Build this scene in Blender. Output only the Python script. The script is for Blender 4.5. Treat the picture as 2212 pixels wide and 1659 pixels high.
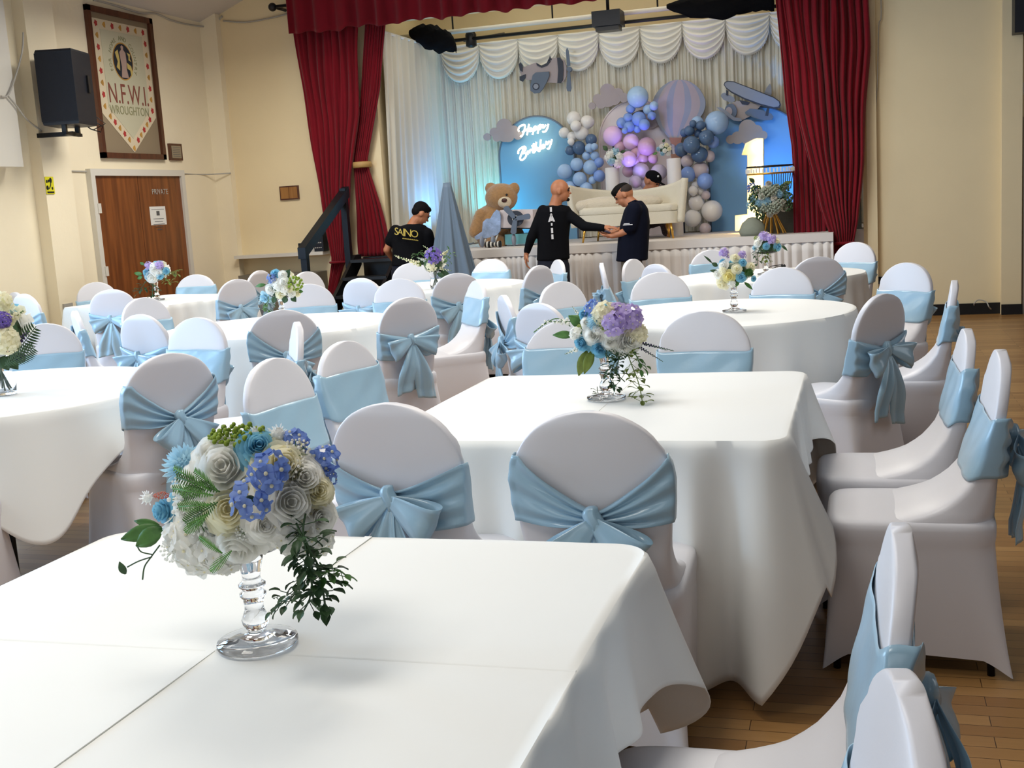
import bpy, bmesh, math, random
from mathutils import Vector, Matrix, Euler
random.seed(7)
for o in list(bpy.data.objects): bpy.data.objects.remove(o)
SC = bpy.context.scene
COL = SC.collection
PI = math.pi
# ---------------------------------------------------------------- camera
F = 2496.0; CX, CY, CH = 1106.0, 829.5, 1.445
VZ = Vector((993.0, 15910.0, F)).normalized()
DY = Vector((754.0, -(F*F + 993*754.0)/15910.0, F)).normalized()
XR = VZ.cross(DY)
if XR.x < 0: XR = -XR
ROT = Matrix((XR, DY, -VZ))
cam = bpy.data.cameras.new('camera'); cam.sensor_width = 36.0; cam.sensor_fit = 'HORIZONTAL'
cam.lens = 36.0*F/2212.0; cam.clip_start = 0.05; cam.clip_end = 100
co = bpy.data.objects.new('camera', cam); COL.objects.link(co)
cr, cu, cb = ROT@Vector((1, 0, 0)), -(ROT@Vector((0, 1, 0))), -(ROT@Vector((0, 0, 1)))
M = Matrix((cr, cu, cb)).transposed().to_4x4(); M.translation = Vector((0, 0, CH))
co.matrix_world = M
SC.camera = co
# ---------------------------------------------------------------- world, lights, exposure
W = bpy.data.worlds.new('world'); SC.world = W; W.use_nodes = True
W.node_tree.nodes['Background'].inputs[0].default_value = (0.95, 0.97, 1.0, 1)
W.node_tree.nodes['Background'].inputs[1].default_value = 0.07
SC.view_settings.view_transform = 'Standard'; SC.view_settings.look = 'None'
SC.view_settings.gamma = 1; SC.view_settings.use_curve_mapping = False
SC.view_settings.exposure = 0.0
def area(name, loc, size, rot, power, col, sy=None, spread=PI):
    l = bpy.data.lights.new(name, 'AREA'); l.energy = power; l.color = col
    l.shape = 'RECTANGLE'; l.size = size; l.size_y = sy or size; l.spread = spread
    o = bpy.data.objects.new(name, l); COL.objects.link(o); o.location = loc; o.rotation_euler = rot
    return o
# daylight through the windows of the left wall (outside the frame)
for wy in (1.6, 4.4, 7.0):
    area('window_daylight', (-7.45, wy, 2.1), 1.9, (0, -PI/2, 0), 150, (0.42, 0.68, 1.0), 1.7)
# windows of the right wall behind the camera's right shoulder
area('window_daylight', (4.6, 5.5, 2.3), 3.4, (0, PI/2, 0), 26, (0.92, 0.95, 1.0), 1.6)
# windows in the wall behind the camera
area('window_daylight', (-1.5, -3.6, 2.5), 5.0, (PI/2, 0, 0), 52, (0.86, 0.93, 1.0), 1.5)
# ceiling lamps of the hall, plus an added nearest row that brightens the front table
for lx in (-5.4, -1.6):
    for ly in (0.6, 3.6, 6.8, 10.2):
        area('ceiling_lamp_and_fill', (lx, ly, 3.75), 1.3, (0, 0, 0), (27, 37, 48, 92)[int(ly/3.3)], (1.0, 0.955, 0.87), 1.3, math.radians((122, 128, 140, 168)[int(ly/3.3)]))
area('stage_lamp_light', (-3.2, 12.95, 3.55), 3.5, (math.radians(32), 0, 0), 14, (1.0, 0.93, 0.82), 0.3)
area('stage_wall_fill', (-3.0, 14.2, 4.1), 4.5, (math.radians(20), 0, 0), 12, (1.0, 0.92, 0.72), 0.5)  # added fill without a fixture, brightens the upper stage wall and ceiling
def spot(loc, to, power, col, ang=60, r=0.04):
    l = bpy.data.lights.new('uplighter_beam', 'SPOT'); l.energy = power; l.color = col
    l.spot_size = math.radians(ang); l.spot_blend = 0.9; l.shadow_soft_size = r
    o = bpy.data.objects.new('uplighter_beam', l); COL.objects.link(o); o.location = loc
    o.rotation_euler = (Vector(to)-Vector(loc)).to_track_quat('-Z', 'Y').to_euler()
    return o
spot((-4.62, 14.45, 1.0), (-4.6, 14.85, 2.2), 46, (0.08, 0.75, 1.0), 100)
spot((-4.2, 14.2, 1.0), (-4.25, 14.65, 1.4), 13, (0.04, 0.75, 1.0), 90)
spot((-4.85, 13.75, 1.0), (-5.25, 13.9, 1.8), 75, (0.12, 0.42, 1.0), 100)
spot((-2.86, 13.9, 1.25), (-2.85, 14.35, 2.0), 70, (0.70, 0.22, 1.0), 75)
spot((-2.65, 13.95, 1.5), (-2.55, 14.3, 2.25), 22, (0.28, 0.28, 1.0), 80)
spot((-0.95, 13.95, 1.0), (-0.85, 14.7, 2.0), 95, (0.05, 0.35, 1.0), 75)
# ---------------------------------------------------------------- helpers
def at(x, y, Y=None, z=None, X=None):
    r = ROT@Vector((x-CX, y-CY, F))
    t = Y/r.y if Y is not None else ((z-CH)/r.z if z is not None else X/r.x)
    p = r*t; p.z += CH
    return p
def lin(c):
    return tuple(((v/255.0)/12.92 if v/255.0 <= 0.04045 else (((v/255.0)+0.055)/1.055)**2.4) for v in c)
def mat(name, rgb, rough=0.6, metal=0.0, var=0.0, vscale=8.0, bump=0.0, bscale=60.0, sheen=0.0, trans=0.0, ior=1.45, emit=None, estr=0.0, spec=0.5, sss=0.0, alpha=1.0, two=0.0, coat=0.0):
    m = bpy.data.materials.new(name); m.use_nodes = True
    nt = m.node_tree; b = nt.nodes['Principled BSDF']
    c = lin(rgb)+(1,)
    b.inputs['Base Color'].default_value = c
    b.inputs['Roughness'].default_value = rough; b.inputs['Metallic'].default_value = metal
    b.inputs['Specular IOR Level'].default_value = spec
    b.inputs['IOR'].default_value = ior
    if sheen: b.inputs['Sheen Weight'].default_value = sheen
    if coat: b.inputs['Coat Weight'].default_value = coat
    if trans: b.inputs['Transmission Weight'].default_value = trans
    if sss:
        b.inputs['Subsurface Weight'].default_value = sss; b.inputs['Subsurface Radius'].default_value = (0.02, 0.015, 0.01)
    if alpha < 1: b.inputs['Alpha'].default_value = alpha
    if emit: 
        b.inputs['Emission Color'].default_value = lin(emit)+(1,); b.inputs['Emission Strength'].default_value = estr
    tc = nt.nodes.new('ShaderNodeTexCoord')
    if var > 0:
        n = nt.nodes.new('ShaderNodeTexNoise'); n.inputs['Scale'].default_value = vscale; n.inputs['Detail'].default_value = 3
        nt.links.new(tc.outputs['Object'], n.inputs['Vector'])
        r = nt.nodes.new('ShaderNodeValToRGB')
        r.color_ramp.elements[0].position = 0.3; r.color_ramp.elements[1].position = 0.7
        r.color_ramp.elements[0].color = tuple(v*(1-var) for v in c[:3])+(1,)
        r.color_ramp.elements[1].color = tuple(min(1, v*(1+var)) for v in c[:3])+(1,)
        nt.links.new(n.outputs['Fac'], r.inputs['Fac']); nt.links.new(r.outputs['Color'], b.inputs['Base Color'])
    if bump > 0:
        n = nt.nodes.new('ShaderNodeTexNoise'); n.inputs['Scale'].default_value = bscale; n.inputs['Detail'].default_value = 4
        nt.links.new(tc.outputs['Object'], n.inputs['Vector'])
        bp = nt.nodes.new('ShaderNodeBump'); bp.inputs['Strength'].default_value = bump; bp.inputs['Distance'].default_value = 0.01
        nt.links.new(n.outputs['Fac'], bp.inputs['Height']); nt.links.new(bp.outputs['Normal'], b.inputs['Normal'])
    return m
class MB:
    def __init__(s): s.v = []; s.f = []
    def grid(s, pts, cu_=False, cv=False):           # pts[i][j]
        o = len(s.v); n = len(pts); m = len(pts[0])
        for r in pts: s.v.extend([tuple(p) for p in r])
        for i in range(n if cu_ else n-1):
            for j in range(m if cv else m-1):
                i2, j2 = (i+1) % n, (j+1) % m
                s.f.append((o+i*m+j, o+i2*m+j, o+i2*m+j2, o+i*m+j2))
        return s
    def loft(s, rings, cap0=True, cap1=True):
        o = len(s.v); m = len(rings[0]); s.grid(rings, False, True)
        if cap0: s.f.append(tuple(o+j for j in range(m)))
        if cap1: s.f.append(tuple(o+(len(rings)-1)*m+j for j in range(m-1, -1, -1)))
        return s
    def box(s, a, b, rot=0, c=None):
        x0, y0, z0 = a; x1, y1, z1 = b; o = len(s.v)
        P = [(x0, y0, z0), (x1, y0, z0), (x1, y1, z0), (x0, y1, z0), (x0, y0, z1), (x1, y0, z1), (x1, y1, z1), (x0, y1, z1)]
        if rot:
            cx_, cy_ = c or ((x0+x1)/2, (y0+y1)/2); ca, sa = math.cos(rot), math.sin(rot)
            P = [(cx_+(x-cx_)*ca-(y-cy_)*sa, cy_+(x-cx_)*sa+(y-cy_)*ca, z) for x, y, z in P]
        s.v += P
        s.f += [tuple(o+i for i in q) for q in ((0, 3, 2, 1), (4, 5, 6, 7), (0, 1, 5, 4), (1, 2, 6, 5), (2, 3, 7, 6), (3, 0, 4, 7))]
        return s
    def tube(s, pts, r, n=8, cap=True):
        pts = [Vector(p) for p in pts]; rr = r if isinstance(r, (list, tuple)) else [r]*len(pts); rings = []
        d0 = (pts[1]-pts[0]).normalized(); u = d0.orthogonal().normalized()
        for i, p in enumerate(pts):
            d = (pts[min(i+1, len(pts)-1)]-pts[max(i-1, 0)])
            d = d.normalized() if d.length > 1e-9 else d0
            u = (u-d*u.dot(d)); u = u.normalized() if u.length > 1e-6 else d.orthogonal().normalized()
            w = d.cross(u)
            rings.append([p+(u*math.cos(2*PI*k/n)+w*math.sin(2*PI*k/n))*rr[i] for k in range(n)])
        return s.loft(rings, cap, cap)
    def ball(s, c, r, nu=12, nv=8, rot=None):
        c = Vector(c); r = Vector(r) if hasattr(r, '__len__') else Vector((r, r, r)); rings = []
        for i in range(1, nv):
            t = PI*i/nv
            ring = [Vector((r.x*math.sin(t)*math.cos(2*PI*k/nu), r.y*math.sin(t)*math.sin(2*PI*k/nu), -r.z*math.cos(t))) for k in range(nu)]
            if rot: ring = [rot@p for p in ring]
            rings.append([c+p for p in ring])
        o = len(s.v); s.grid(rings, False, True)
        e = Vector((0, 0, r.z)); e = rot@e if rot else e
        s.v += [tuple(c-e), tuple(c+e)]; a = len(s.v)-2
        for k in range(nu):
            s.f.append((a, o+(k+1) % nu, o+k)); s.f.append((a+1, o+(nv-2)*nu+k, o+(nv-2)*nu+(k+1) % nu))
        return s
    def lathe(s, prof, c=(0, 0, 0), n=32, cap=True):
        c = Vector(c)
        return s.loft([[c+Vector((r*math.cos(2*PI*k/n), r*math.sin(2*PI*k/n), z)) for k in range(n)] for r, z in prof], cap, cap)
    def prism(s, pts, th, nrm=(0, 1, 0)):            # outline pts extruded by th along nrm
        n = len(pts); o = len(s.v); d = Vector(nrm)*th
        s.v += [tuple(Vector(p)) for p in pts]+[tuple(Vector(p)+d) for p in pts]
        s.f.append(tuple(o+i for i in range(n))); s.f.append(tuple(o+n+i for i in range(n-1, -1, -1)))
        for i in range(n): s.f.append((o+i, o+(i+1) % n, o+n+(i+1) % n, o+n+i))
        return s
    def mesh(s, name, m):
        me = bpy.data.meshes.new(name); me.from_pydata(s.v, [], s.f)
        me.materials.append(m)
        return me
    def build(s, name, m, parent=None, smooth=True, fix=True, sharp=None, loc=None, solid=0, sub=0, **tags):
        me = s.mesh(name, m)
        if fix:
            bm = bmesh.new(); bm.from_mesh(me); bmesh.ops.recalc_face_normals(bm, faces=bm.faces); bm.to_mesh(me); bm.free()
        if smooth:
            me.polygons.foreach_set('use_smooth', [True]*len(me.polygons))
            if sharp: me.set_sharp_from_angle(angle=math.radians(sharp))
        o = bpy.data.objects.new(name, me); COL.objects.link(o)
        if parent: o.parent = parent
        if loc: o.location = loc
        if solid:
            md = o.modifiers.new('thickness', 'SOLIDIFY'); md.thickness = solid; md.offset = 0
        if sub:
            md = o.modifiers.new('subdivision', 'SUBSURF'); md.levels = sub; md.render_levels = sub
        for k, v in tags.items(): o[k] = v
        return o
def thing(name, label, cat, loc=(0, 0, 0), rz=0, group=None):
    o = bpy.data.objects.new(name, None); COL.objects.link(o); o.empty_display_size = 0.05
    o.location = loc; o.rotation_euler = (0, 0, rz); o['label'] = label; o['category'] = cat
    if group: o['group'] = group
    return o
def tag(o, label, cat, group=None):
    o['label'] = label; o['category'] = cat
    if group: o['group'] = group
    return o
def struct(mb, name, m, **k): 
    return mb.build(name, m, smooth=k.pop('smooth', False), kind='structure', **k)
def smooth_poly(pts, n=8, closed=True):              # catmull-rom through 3-D points
    P = [Vector(p) for p in pts]; N = len(P); out = []
    for i in range(N if closed else N-1):
        g = (lambda k: P[k % N]) if closed else (lambda k: P[max(0, min(N-1, k))])
        a, b, c, d = g(i-1), g(i), g(i+1), g(i+2)
        for k in range(n):
            t = k/n
            out.append(0.5*((2*b)+(c-a)*t+(2*a-5*b+4*c-d)*t*t+(-a+3*b-3*c+d)*t**3))
    if not closed: out.append(P[-1])
    return out
def interp(tab, t):
    if t <= tab[0][0]: return tab[0][1]
    for (a, va), (b, vb) in zip(tab, tab[1:]):
        if t <= b: return va+(vb-va)*(t-a)/(b-a)
    return tab[-1][1]
def text(name, s, size, m, parent, loc, right, up, ext=0.001, align='CENTER', shear=0, space=1.0, xs=1.0):
    cu_ = bpy.data.curves.new(name, 'FONT'); cu_.body = s; cu_.size = size; cu_.extrude = ext; cu_.align_x = align; cu_.align_y = 'CENTER'
    cu_.shear = shear; cu_.space_character = space; cu_.resolution_u = 3
    t = bpy.data.objects.new(name, cu_); COL.objects.link(t)
    bpy.context.view_layer.update()
    me = bpy.data.meshes.new_from_object(t.evaluated_get(bpy.context.evaluated_depsgraph_get()))
    bpy.data.objects.remove(t)
    r = Vector(right).normalized(); u = Vector(up).normalized(); n = r.cross(u)
    T = Matrix((r, u, n)).transposed().to_4x4(); T.translation = Vector(loc)
    me.transform(Matrix.Diagonal((xs, 1, 1, 1))); me.transform(T); me.materials.clear(); me.materials.append(m)
    o = bpy.data.objects.new(name, me); COL.objects.link(o); o.parent = parent
    return o
# ---------------------------------------------------------------- materials
M_wall_s = mat('cream_paint_stage', (236, 217, 176), 0.75, var=0.03, vscale=1.2, bump=0.15, bscale=18)
M_wall_l = mat('cream_paint', (242, 230, 202), 0.75, var=0.03, vscale=1.2, bump=0.18, bscale=18)
M_ceil = mat('ceiling_paint', (205, 200, 195), 0.85, bump=0.1, bscale=20)
M_white = mat('white_gloss_paint', (216, 212, 202), 0.35, bump=0.05, bscale=10)
M_trunk = mat('grey_plastic', (176, 172, 164), 0.5, bump=0.03)
M_black = mat('black_paint', (18, 18, 20), 0.4, bump=0.05)
M_dark = mat('dark_plastic', (14, 18, 28), 0.45, bump=0.15, bscale=200)
M_steel = mat('dark_steel', (30, 34, 40), 0.4, metal=0.6, bump=0.03)
M_spandex = mat('white_spandex', (224, 222, 226), 0.38, sheen=0.2, bump=0.02, bscale=300)
M_satin = mat('blue_satin', (156, 190, 210), 0.24, sheen=0.15, spec=0.8, bump=0.22, bscale=9)
M_linen = mat('white_tablecloth', (236, 236, 232), 0.7, sheen=0.1, bump=0.10, bscale=7)
M_seam = mat('white_hem', (243, 241, 234), 0.7, bump=0.04)
M_red = mat('red_velvet', (118, 13, 27), 0.85, sheen=0.12, spec=0.2, var=0.10, vscale=3, bump=0.05, bscale=80)
M_drape = mat('white_stage_drape', (216, 212, 198), 0.6, sheen=0.2, bump=0.04, bscale=90)
M_swag = mat('white_satin_swag', (232, 230, 222), 0.33, sheen=0.2, bump=0.03, bscale=60)
M_skirt = mat('white_stage_skirt', (215, 210, 205), 0.6, bump=0.04, bscale=90)
M_gold = mat('gold_metal', (214, 166, 80), 0.28, metal=1.0, bump=0.02)
M_glass = mat('clear_glass', (252, 253, 255), 0.02, trans=1.0, ior=1.46, spec=0.5, bump=0.01, bscale=5)
M_green = mat('leaf_green', (70, 112, 50), 0.5, var=0.25, vscale=40, bump=0.1)
M_olive = mat('olive_leaf', (104, 120, 44), 0.5, var=0.2, vscale=40, bump=0.1)
M_dgreen = mat('dark_leaf', (50, 78, 44), 0.5, var=0.25, vscale=40, bump=0.1)
M_fern = mat('fern_green', (92, 148, 62), 0.5, var=0.2, vscale=40, bump=0.05)
M_lime = mat('lime_green', (128, 150, 40), 0.6, var=0.2, vscale=80, bump=0.1)
def petal(name, rgb, k=0.5):
    m = bpy.data.materials.new(name); m.use_nodes = True; nt = m.node_tree; b = nt.nodes['Principled BSDF']; out = nt.nodes['Material Output']
    tc = nt.nodes.new('ShaderNodeTexCoord'); n = nt.nodes.new('ShaderNodeTexNoise'); n.inputs['Scale'].default_value = 40
    rp = nt.nodes.new('ShaderNodeValToRGB'); c = lin(rgb); rp.color_ramp.elements[0].color = tuple(v*0.93 for v in c)+(1,); rp.color_ramp.elements[1].color = tuple(c)+(1,)
    nt.links.new(tc.outputs['Object'], n.inputs['Vector']); nt.links.new(n.outputs['Fac'], rp.inputs['Fac'])
    tr = nt.nodes.new('ShaderNodeBsdfTranslucent'); mx = nt.nodes.new('ShaderNodeMixShader'); mx.inputs[0].default_value = k
    nt.links.new(rp.outputs['Color'], b.inputs['Base Color']); nt.links.new(rp.outputs['Color'], tr.inputs['Color']); b.inputs['Roughness'].default_value = 0.55
    nt.links.new(b.outputs['BSDF'], mx.inputs[1]); nt.links.new(tr.outputs['BSDF'], mx.inputs[2]); nt.links.new(mx.outputs['Shader'], out.inputs['Surface'])
    return m
M_rose = petal('white_petal', (254, 253, 248)); M_cream = petal('cream_petal', (253, 248, 222)); M_yellow = petal('pale_yellow_petal', (250, 240, 176))
M_aqua = petal('blue_petal', (146, 206, 228)); M_paleblue = petal('pale_blue_petal', (186, 222, 236)); M_bluefl = petal('periwinkle_petal', (128, 156, 222), 0.4)
M_lilac = petal('lilac_petal', (204, 184, 232)); M_purple = petal('purple_petal', (124, 100, 190), 0.3); M_dpurple = petal('dark_purple_petal', (58, 46, 92), 0.2)
M_coral = mat('coral_berries', (206, 106, 84), 0.5, var=0.1, bump=0.05)
M_skin = mat('skin', (176, 116, 82), 0.5, sss=0.1, var=0.06, vscale=20, bump=0.03)
M_hair = mat('black_hair', (12, 10, 10), 0.7, spec=0.15, bump=0.5, bscale=120)
M_tee = mat('black_cotton', (11, 12, 16), 0.9, spec=0.15, bump=0.15, bscale=25)
M_polo = mat('navy_cotton', (12, 16, 31), 0.9, spec=0.15, bump=0.15, bscale=25)
M_jean = mat('dark_navy_denim', (16, 20, 36), 0.85, bump=0.15, bscale=25)
M_khaki = mat('khaki_cotton', (106, 96, 80), 0.85, bump=0.15, bscale=25)
M_shirtgold = mat('gold_print', (190, 168, 76), 0.5, bump=0.02)
M_shirtwhite = mat('white_print', (220, 220, 222), 0.6, bump=0.02)

def wood_floor():
    m = bpy.data.materials.new('parquet_strips'); m.use_nodes = True; nt = m.node_tree; b = nt.nodes['Principled BSDF']
    tc = nt.nodes.new('ShaderNodeTexCoord'); mp = nt.nodes.new('ShaderNodeMapping')
    nt.links.new(tc.outputs['Object'], mp.inputs['Vector'])
    br = nt.nodes.new('ShaderNodeTexBrick'); br.inputs['Scale'].default_value = 1
    br.inputs['Brick Width'].default_value = 0.62; br.inputs['Row Height'].default_value = 0.062; br.inputs['Mortar Size'].default_value = 0.0012
    br.inputs['Color1'].default_value = lin((176, 134, 82))+(1,); br.inputs['Color2'].default_value = lin((146, 104, 58))+(1,)
    br.inputs['Mortar'].default_value = lin((70, 46, 26))+(1,); br.inputs['Bias'].default_value = 0.0
    nt.links.new(mp.outputs['Vector'], br.inputs['Vector'])
    n = nt.nodes.new('ShaderNodeTexNoise'); n.inputs['Scale'].default_value = 6; n.inputs['Detail'].default_value = 6
    m2 = nt.nodes.new('ShaderNodeMapping'); m2.inputs['Scale'].default_value = (1, 14, 1)
    nt.links.new(tc.outputs['Object'], m2.inputs['Vector']); nt.links.new(m2.outputs['Vector'], n.inputs['Vector'])
    mx = nt.nodes.new('ShaderNodeMixRGB'); mx.blend_type = 'MULTIPLY'; mx.inputs['Fac'].default_value = 0.5
    rp = nt.nodes.new('ShaderNodeValToRGB'); rp.color_ramp.elements[0].color = (0.55, 0.5, 0.45, 1); rp.color_ramp.elements[1].color = (1, 1, 1, 1)
    nt.links.new(n.outputs['Fac'], rp.inputs['Fac']); nt.links.new(br.outputs['Color'], mx.inputs['Color1']); nt.links.new(rp.outputs['Color'], mx.inputs['Color2'])
    nt.links.new(mx.outputs['Color'], b.inputs['Base Color']); b.inputs['Roughness'].default_value = 0.32
    return m
def wood(name, c1, c2, sc=(9, 9, 0.7), rough=0.4):
    m = bpy.data.materials.new(name); m.use_nodes = True; nt = m.node_tree; b = nt.nodes['Principled BSDF']
    tc = nt.nodes.new('ShaderNodeTexCoord'); mp = nt.nodes.new('ShaderNodeMapping'); mp.inputs['Scale'].default_value = sc
    n = nt.nodes.new('ShaderNodeTexNoise'); n.inputs['Scale'].default_value = 2; n.inputs['Detail'].default_value = 5
    rp = nt.nodes.new('ShaderNodeValToRGB'); rp.color_ramp.elements[0].position = 0.35; rp.color_ramp.elements[1].position = 0.68
    rp.color_ramp.elements[0].color = lin(c1)+(1,); rp.color_ramp.elements[1].color = lin(c2)+(1,)
    nt.links.new(tc.outputs['Object'], mp.inputs['Vector']); nt.links.new(mp.outputs['Vector'], n.inputs['Vector'])
    nt.links.new(n.outputs['Fac'], rp.inputs['Fac']); nt.links.new(rp.outputs['Color'], b.inputs['Base Color'])
    b.inputs['Roughness'].default_value = rough
    return m
M_floor = wood_floor()
M_door = wood('door_veneer', (104, 56, 24), (142, 82, 38))
M_frame = wood('dark_wood', (70, 38, 24), (96, 54, 34))
# ---------------------------------------------------------------- the hall
LX, SY = -7.6, 12.9                       # left wall, stage wall
SZ, SF = 0.935, 12.5                      # stage height, stage front
struct(MB().box((LX-0.3, -4, -0.1), (5, 16, 0)), 'floor', M_floor)
struct(MB().box((LX-0.25, -4, 0), (LX, SY+0.25, 3.9)), 'wall_left', M_wall_l)
# stage wall with the proscenium opening
OX0, OX1, OZ = -5.42, 0.02, 3.75
struct(MB().box((LX, SY, 0), (OX0, SY+0.25, 5.6)).box((OX1, SY, 0), (5, SY+0.25, 5.6)).box((OX0, SY, OZ), (OX1, SY+0.25, 5.6)), 'wall_stage', M_wall_s)
struct(MB().prism([(LX-0.05, -4, 3.8), (-3.4, -4, 5.45), (5, -4, 5.45), (5, -4, 5.55), (-3.4, -4, 5.55), (LX-0.05, -4, 3.9)], SY+4.2), 'ceiling', M_ceil)
struct(MB().box((OX0-0.7, 15.3, 0), (1.6, 15.5, 4.6)), 'wall_stage_back', M_wall_s)
struct(MB().box((OX0-0.4, SY+0.25, 0), (OX0-0.2, 15.5, 4.6)), 'wall_stage_left', M_wall_s)
struct(MB().box((1.4, SY+0.25, 0), (1.6, 15.5, 4.6)), 'wall_stage_right', M_wall_s)
struct(MB().box((OX0-0.9, SY+0.25, 4.2), (1.6, 15.5, 4.3)), 'ceiling_stage', M_wall_s)
struct(MB().box((OX0, SY+0.25, 3.72), (OX1, 13.75, 4.2)), 'trim_beam_over_stage', M_wall_s)
# pilasters
struct(MB().box((LX, 9.48, 0), (LX+0.13, 9.9, 3.78)), 'trim_pilaster_left', M_wall_l)
struct(MB().box((LX, SY-0.11, 0), (LX+0.22, SY, 3.9)), 'trim_pilaster_corner', M_wall_l)
struct(MB().box((0.06, SY-0.06, 0.1), (0.16, SY, 5.3)), 'trim_pilaster_stage', M_wall_s)
struct(MB().box((1.36, SY-0.12, 0), (1.55, SY, 5.3)), 'trim_pilaster_right', M_wall_s)
struct(MB().box((LX, 7.0, 2.05), (LX+0.20, at(52, 365, X=LX+0.2).y, 3.78)), 'trim_boxed_panel', M_white)
struct(MB().box((0.16, SY-0.025, 0), (1.36, SY, 0.115)).box((1.36, SY-0.145, 0), (1.56, SY-0.12, 0.105)), 'baseboard_stage', M_black)
struct(MB().box((LX, 9.95, 0.48), (LX+0.035, 10.25, 0.72)).box((LX+0.13, 9.52, 0.5), (LX+0.15, 9.65, 0.74)), 'trim_conduit', M_trunk)
# left door
def P(x, y): return at(x, y, X=LX)
dm = bpy.data.objects.new('door_1', None); COL.objects.link(dm); dm['kind'] = 'structure'
DY0, DY1, DZ = 10.36, 11.96, 1.985
MB().box((LX, DY0, 0), (LX+0.03, DY1, DZ)).build('door_leaf', M_door, dm, smooth=False)
MB().box((LX, DY0-0.07, 0), (LX+0.06, DY0, DZ+0.07)).box((LX, DY1, 0), (LX+0.06, DY1+0.07, DZ+0.07)).box((LX, DY0, DZ), (LX+0.06, DY1, DZ+0.07)).build('door_frame', M_white, dm, smooth=False)
MB().box((LX+0.03, DY0+0.77, 0), (LX+0.033, DY0+0.776, DZ)).build('leaf_joint', M_frame, dm, smooth=False)
for z in (1.6, 0.95): MB().box((LX+0.03, DY0-0.02, z), (LX+0.07, DY0+0.03, z+0.1)).build('hinge', M_white, dm, smooth=False)
q = P(340, 415); text('private_lettering', 'PRIVATE', 0.085, M_trunk, dm, (LX+0.034, q.y, q.z), (0, 1, 0), (0, 0, 1))
# notice on the door
nt_ = thing('notice', 'white printed notice sheet stuck on the brown door', 'notice', (LX+0.031, 0, 0))
a, b_ = P(317, 447), P(355, 485)
M_paper = mat('paper', (232, 232, 228), 0.7, bump=0.02)
M_ink = mat('grey_ink', (90, 90, 92), 0.7, bump=0.02)
MB().box((0, a.y, b_.z), (0.003, b_.y, a.z)).build('sheet', M_paper, nt_, smooth=False)
cy_ = (a.y+b_.y)/2; cz_ = (a.z+b_.z)/2
mb = MB()
for i, w in enumerate((0.20, 0.16, 0.22, 0.14, 0.1)): mb.box((0.003, cy_-w/2, a.z-0.14-i*0.03), (0.004, cy_+w/2, a.z-0.134-i*0.03))
mb.box((0.003, cy_-0.03, a.z-0.10), (0.004, cy_+0.03, a.z-0.05)).box((0.003, a.y+0.03, a.z-0.035), (0.004, b_.y-0.03, a.z-0.031))
mb.build('printing', M_ink, nt_, smooth=False)
# white door frame at the right edge
dr = bpy.data.objects.new('door_2', None); COL.objects.link(dr); dr['kind'] = 'structure'
MB().box((1.57, SY-0.06, 0), (1.66, SY, 1.98)).build('door_frame', M_white, dr, smooth=False)
MB().box((1.66, SY-0.03, 0), (2.5, SY, 1.94)).build('door_leaf', M_door, dr, smooth=False)
for z in (0.5, 1.1, 1.85): MB().box((1.64, SY-0.08, z), (1.675, SY-0.03, z+0.1)).build('hinge', M_frame, dr, smooth=False)
# shelf and low ledge on the stage wall, left part
SH = at(600, 548, Y=SY-0.2).z
tag(MB().box((LX+0.22, SY-0.22, SH-0.04), (-6.18, SY, SH)).build('wall_shelf', M_white, None, smooth=False), 'long white painted shelf on cream wall left of the stage steps', 'shelf')
tag(MB().box((LX+0.3, SY-0.3, 0), (-6.25, SY-0.004, at(600, 592, Y=SY-0.3).z)).build('low_cupboard', mat('grey_cupboard', (120, 114, 100), 0.6, bump=0.03), None, smooth=False), 'low grey boxed ledge below the long white wall shelf', 'ledge')
# ---------------------------------------------------------------- things on the left wall
bn = thing('framed_banner', 'tall framed embroidered banner lettered NFWI Wroughton on the left wall', 'framed banner', (0, 0, 0))
BY0, BY1, BZ0, BZ1 = 10.56, 11.72, 2.17, 3.72
def B(u, v, d=0.0): return (LX+0.012+d, BY0+u*(BY1-BY0), BZ1-v*(BZ1-BZ0))
def brect(mb, u0, v0, u1, v1, d, th=0.002):
    a_, c_ = B(u0, v1, d), B(u1, v0, d); mb.box(a_, (c_[0]+th, c_[1], c_[2])); return mb
mb = MB(); fw, fh = 0.05, 0.037
for r in ((0, 0, 1, fh), (0, 1-fh, 1, 1), (0, 0, fw, 1), (1-fw, 0, 1, 1)): brect(mb, *r, -0.01, 0.045)
mb.build('frame', M_frame, bn, smooth=False)
brect(MB(), 0.03, 0.03, 0.97, 0.97, -0.011, 0.01).build('mount', mat('taupe_mount', (142, 126, 102), 0.8, bump=0.05), bn, smooth=False)
def poly(pts, d, th=0.002):
    return MB().prism([B(u, v, d) for u, v in pts], th, (1, 0, 0))
poly([(0.09, 0.075), (0.93, 0.075), (0.93, 0.70), (0.52, 0.955), (0.09, 0.70)], 0.001).build('border_band', mat('cream_linen', (214, 200, 172), 0.85, bump=0.1, bscale=200), bn, smooth=False)
poly([(0.19, 0.14), (0.83, 0.14), (0.83, 0.655), (0.52, 0.86), (0.19, 0.655)], 0.004).build('field', mat('sage_linen', (196, 192, 166), 0.85, bump=0.1, bscale=200), bn, smooth=False)
M_redth = mat('red_thread', (172, 54, 52), 0.8, bump=0.1); M_goldth = mat('gold_thread', (186, 140, 66), 0.8, var=0.2, bump=0.1)
spots = [(0.14+0.12*i, 0.107) for i in range(7)]+[(0.14, 0.107+0.078*i) for i in range(1, 8)]+[(0.88, 0.107+0.078*i) for i in range(1, 8)]
spots += [(0.14+(0.52-0.14)*k/6, 0.68+0.225*k/6) for k in range(1, 6)]+[(0.88-(0.88-0.54)*k/6, 0.68+0.225*k/6) for k in range(1, 6)]+[(0.52, 0.925)]
r1, r2 = MB(), MB()
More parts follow.
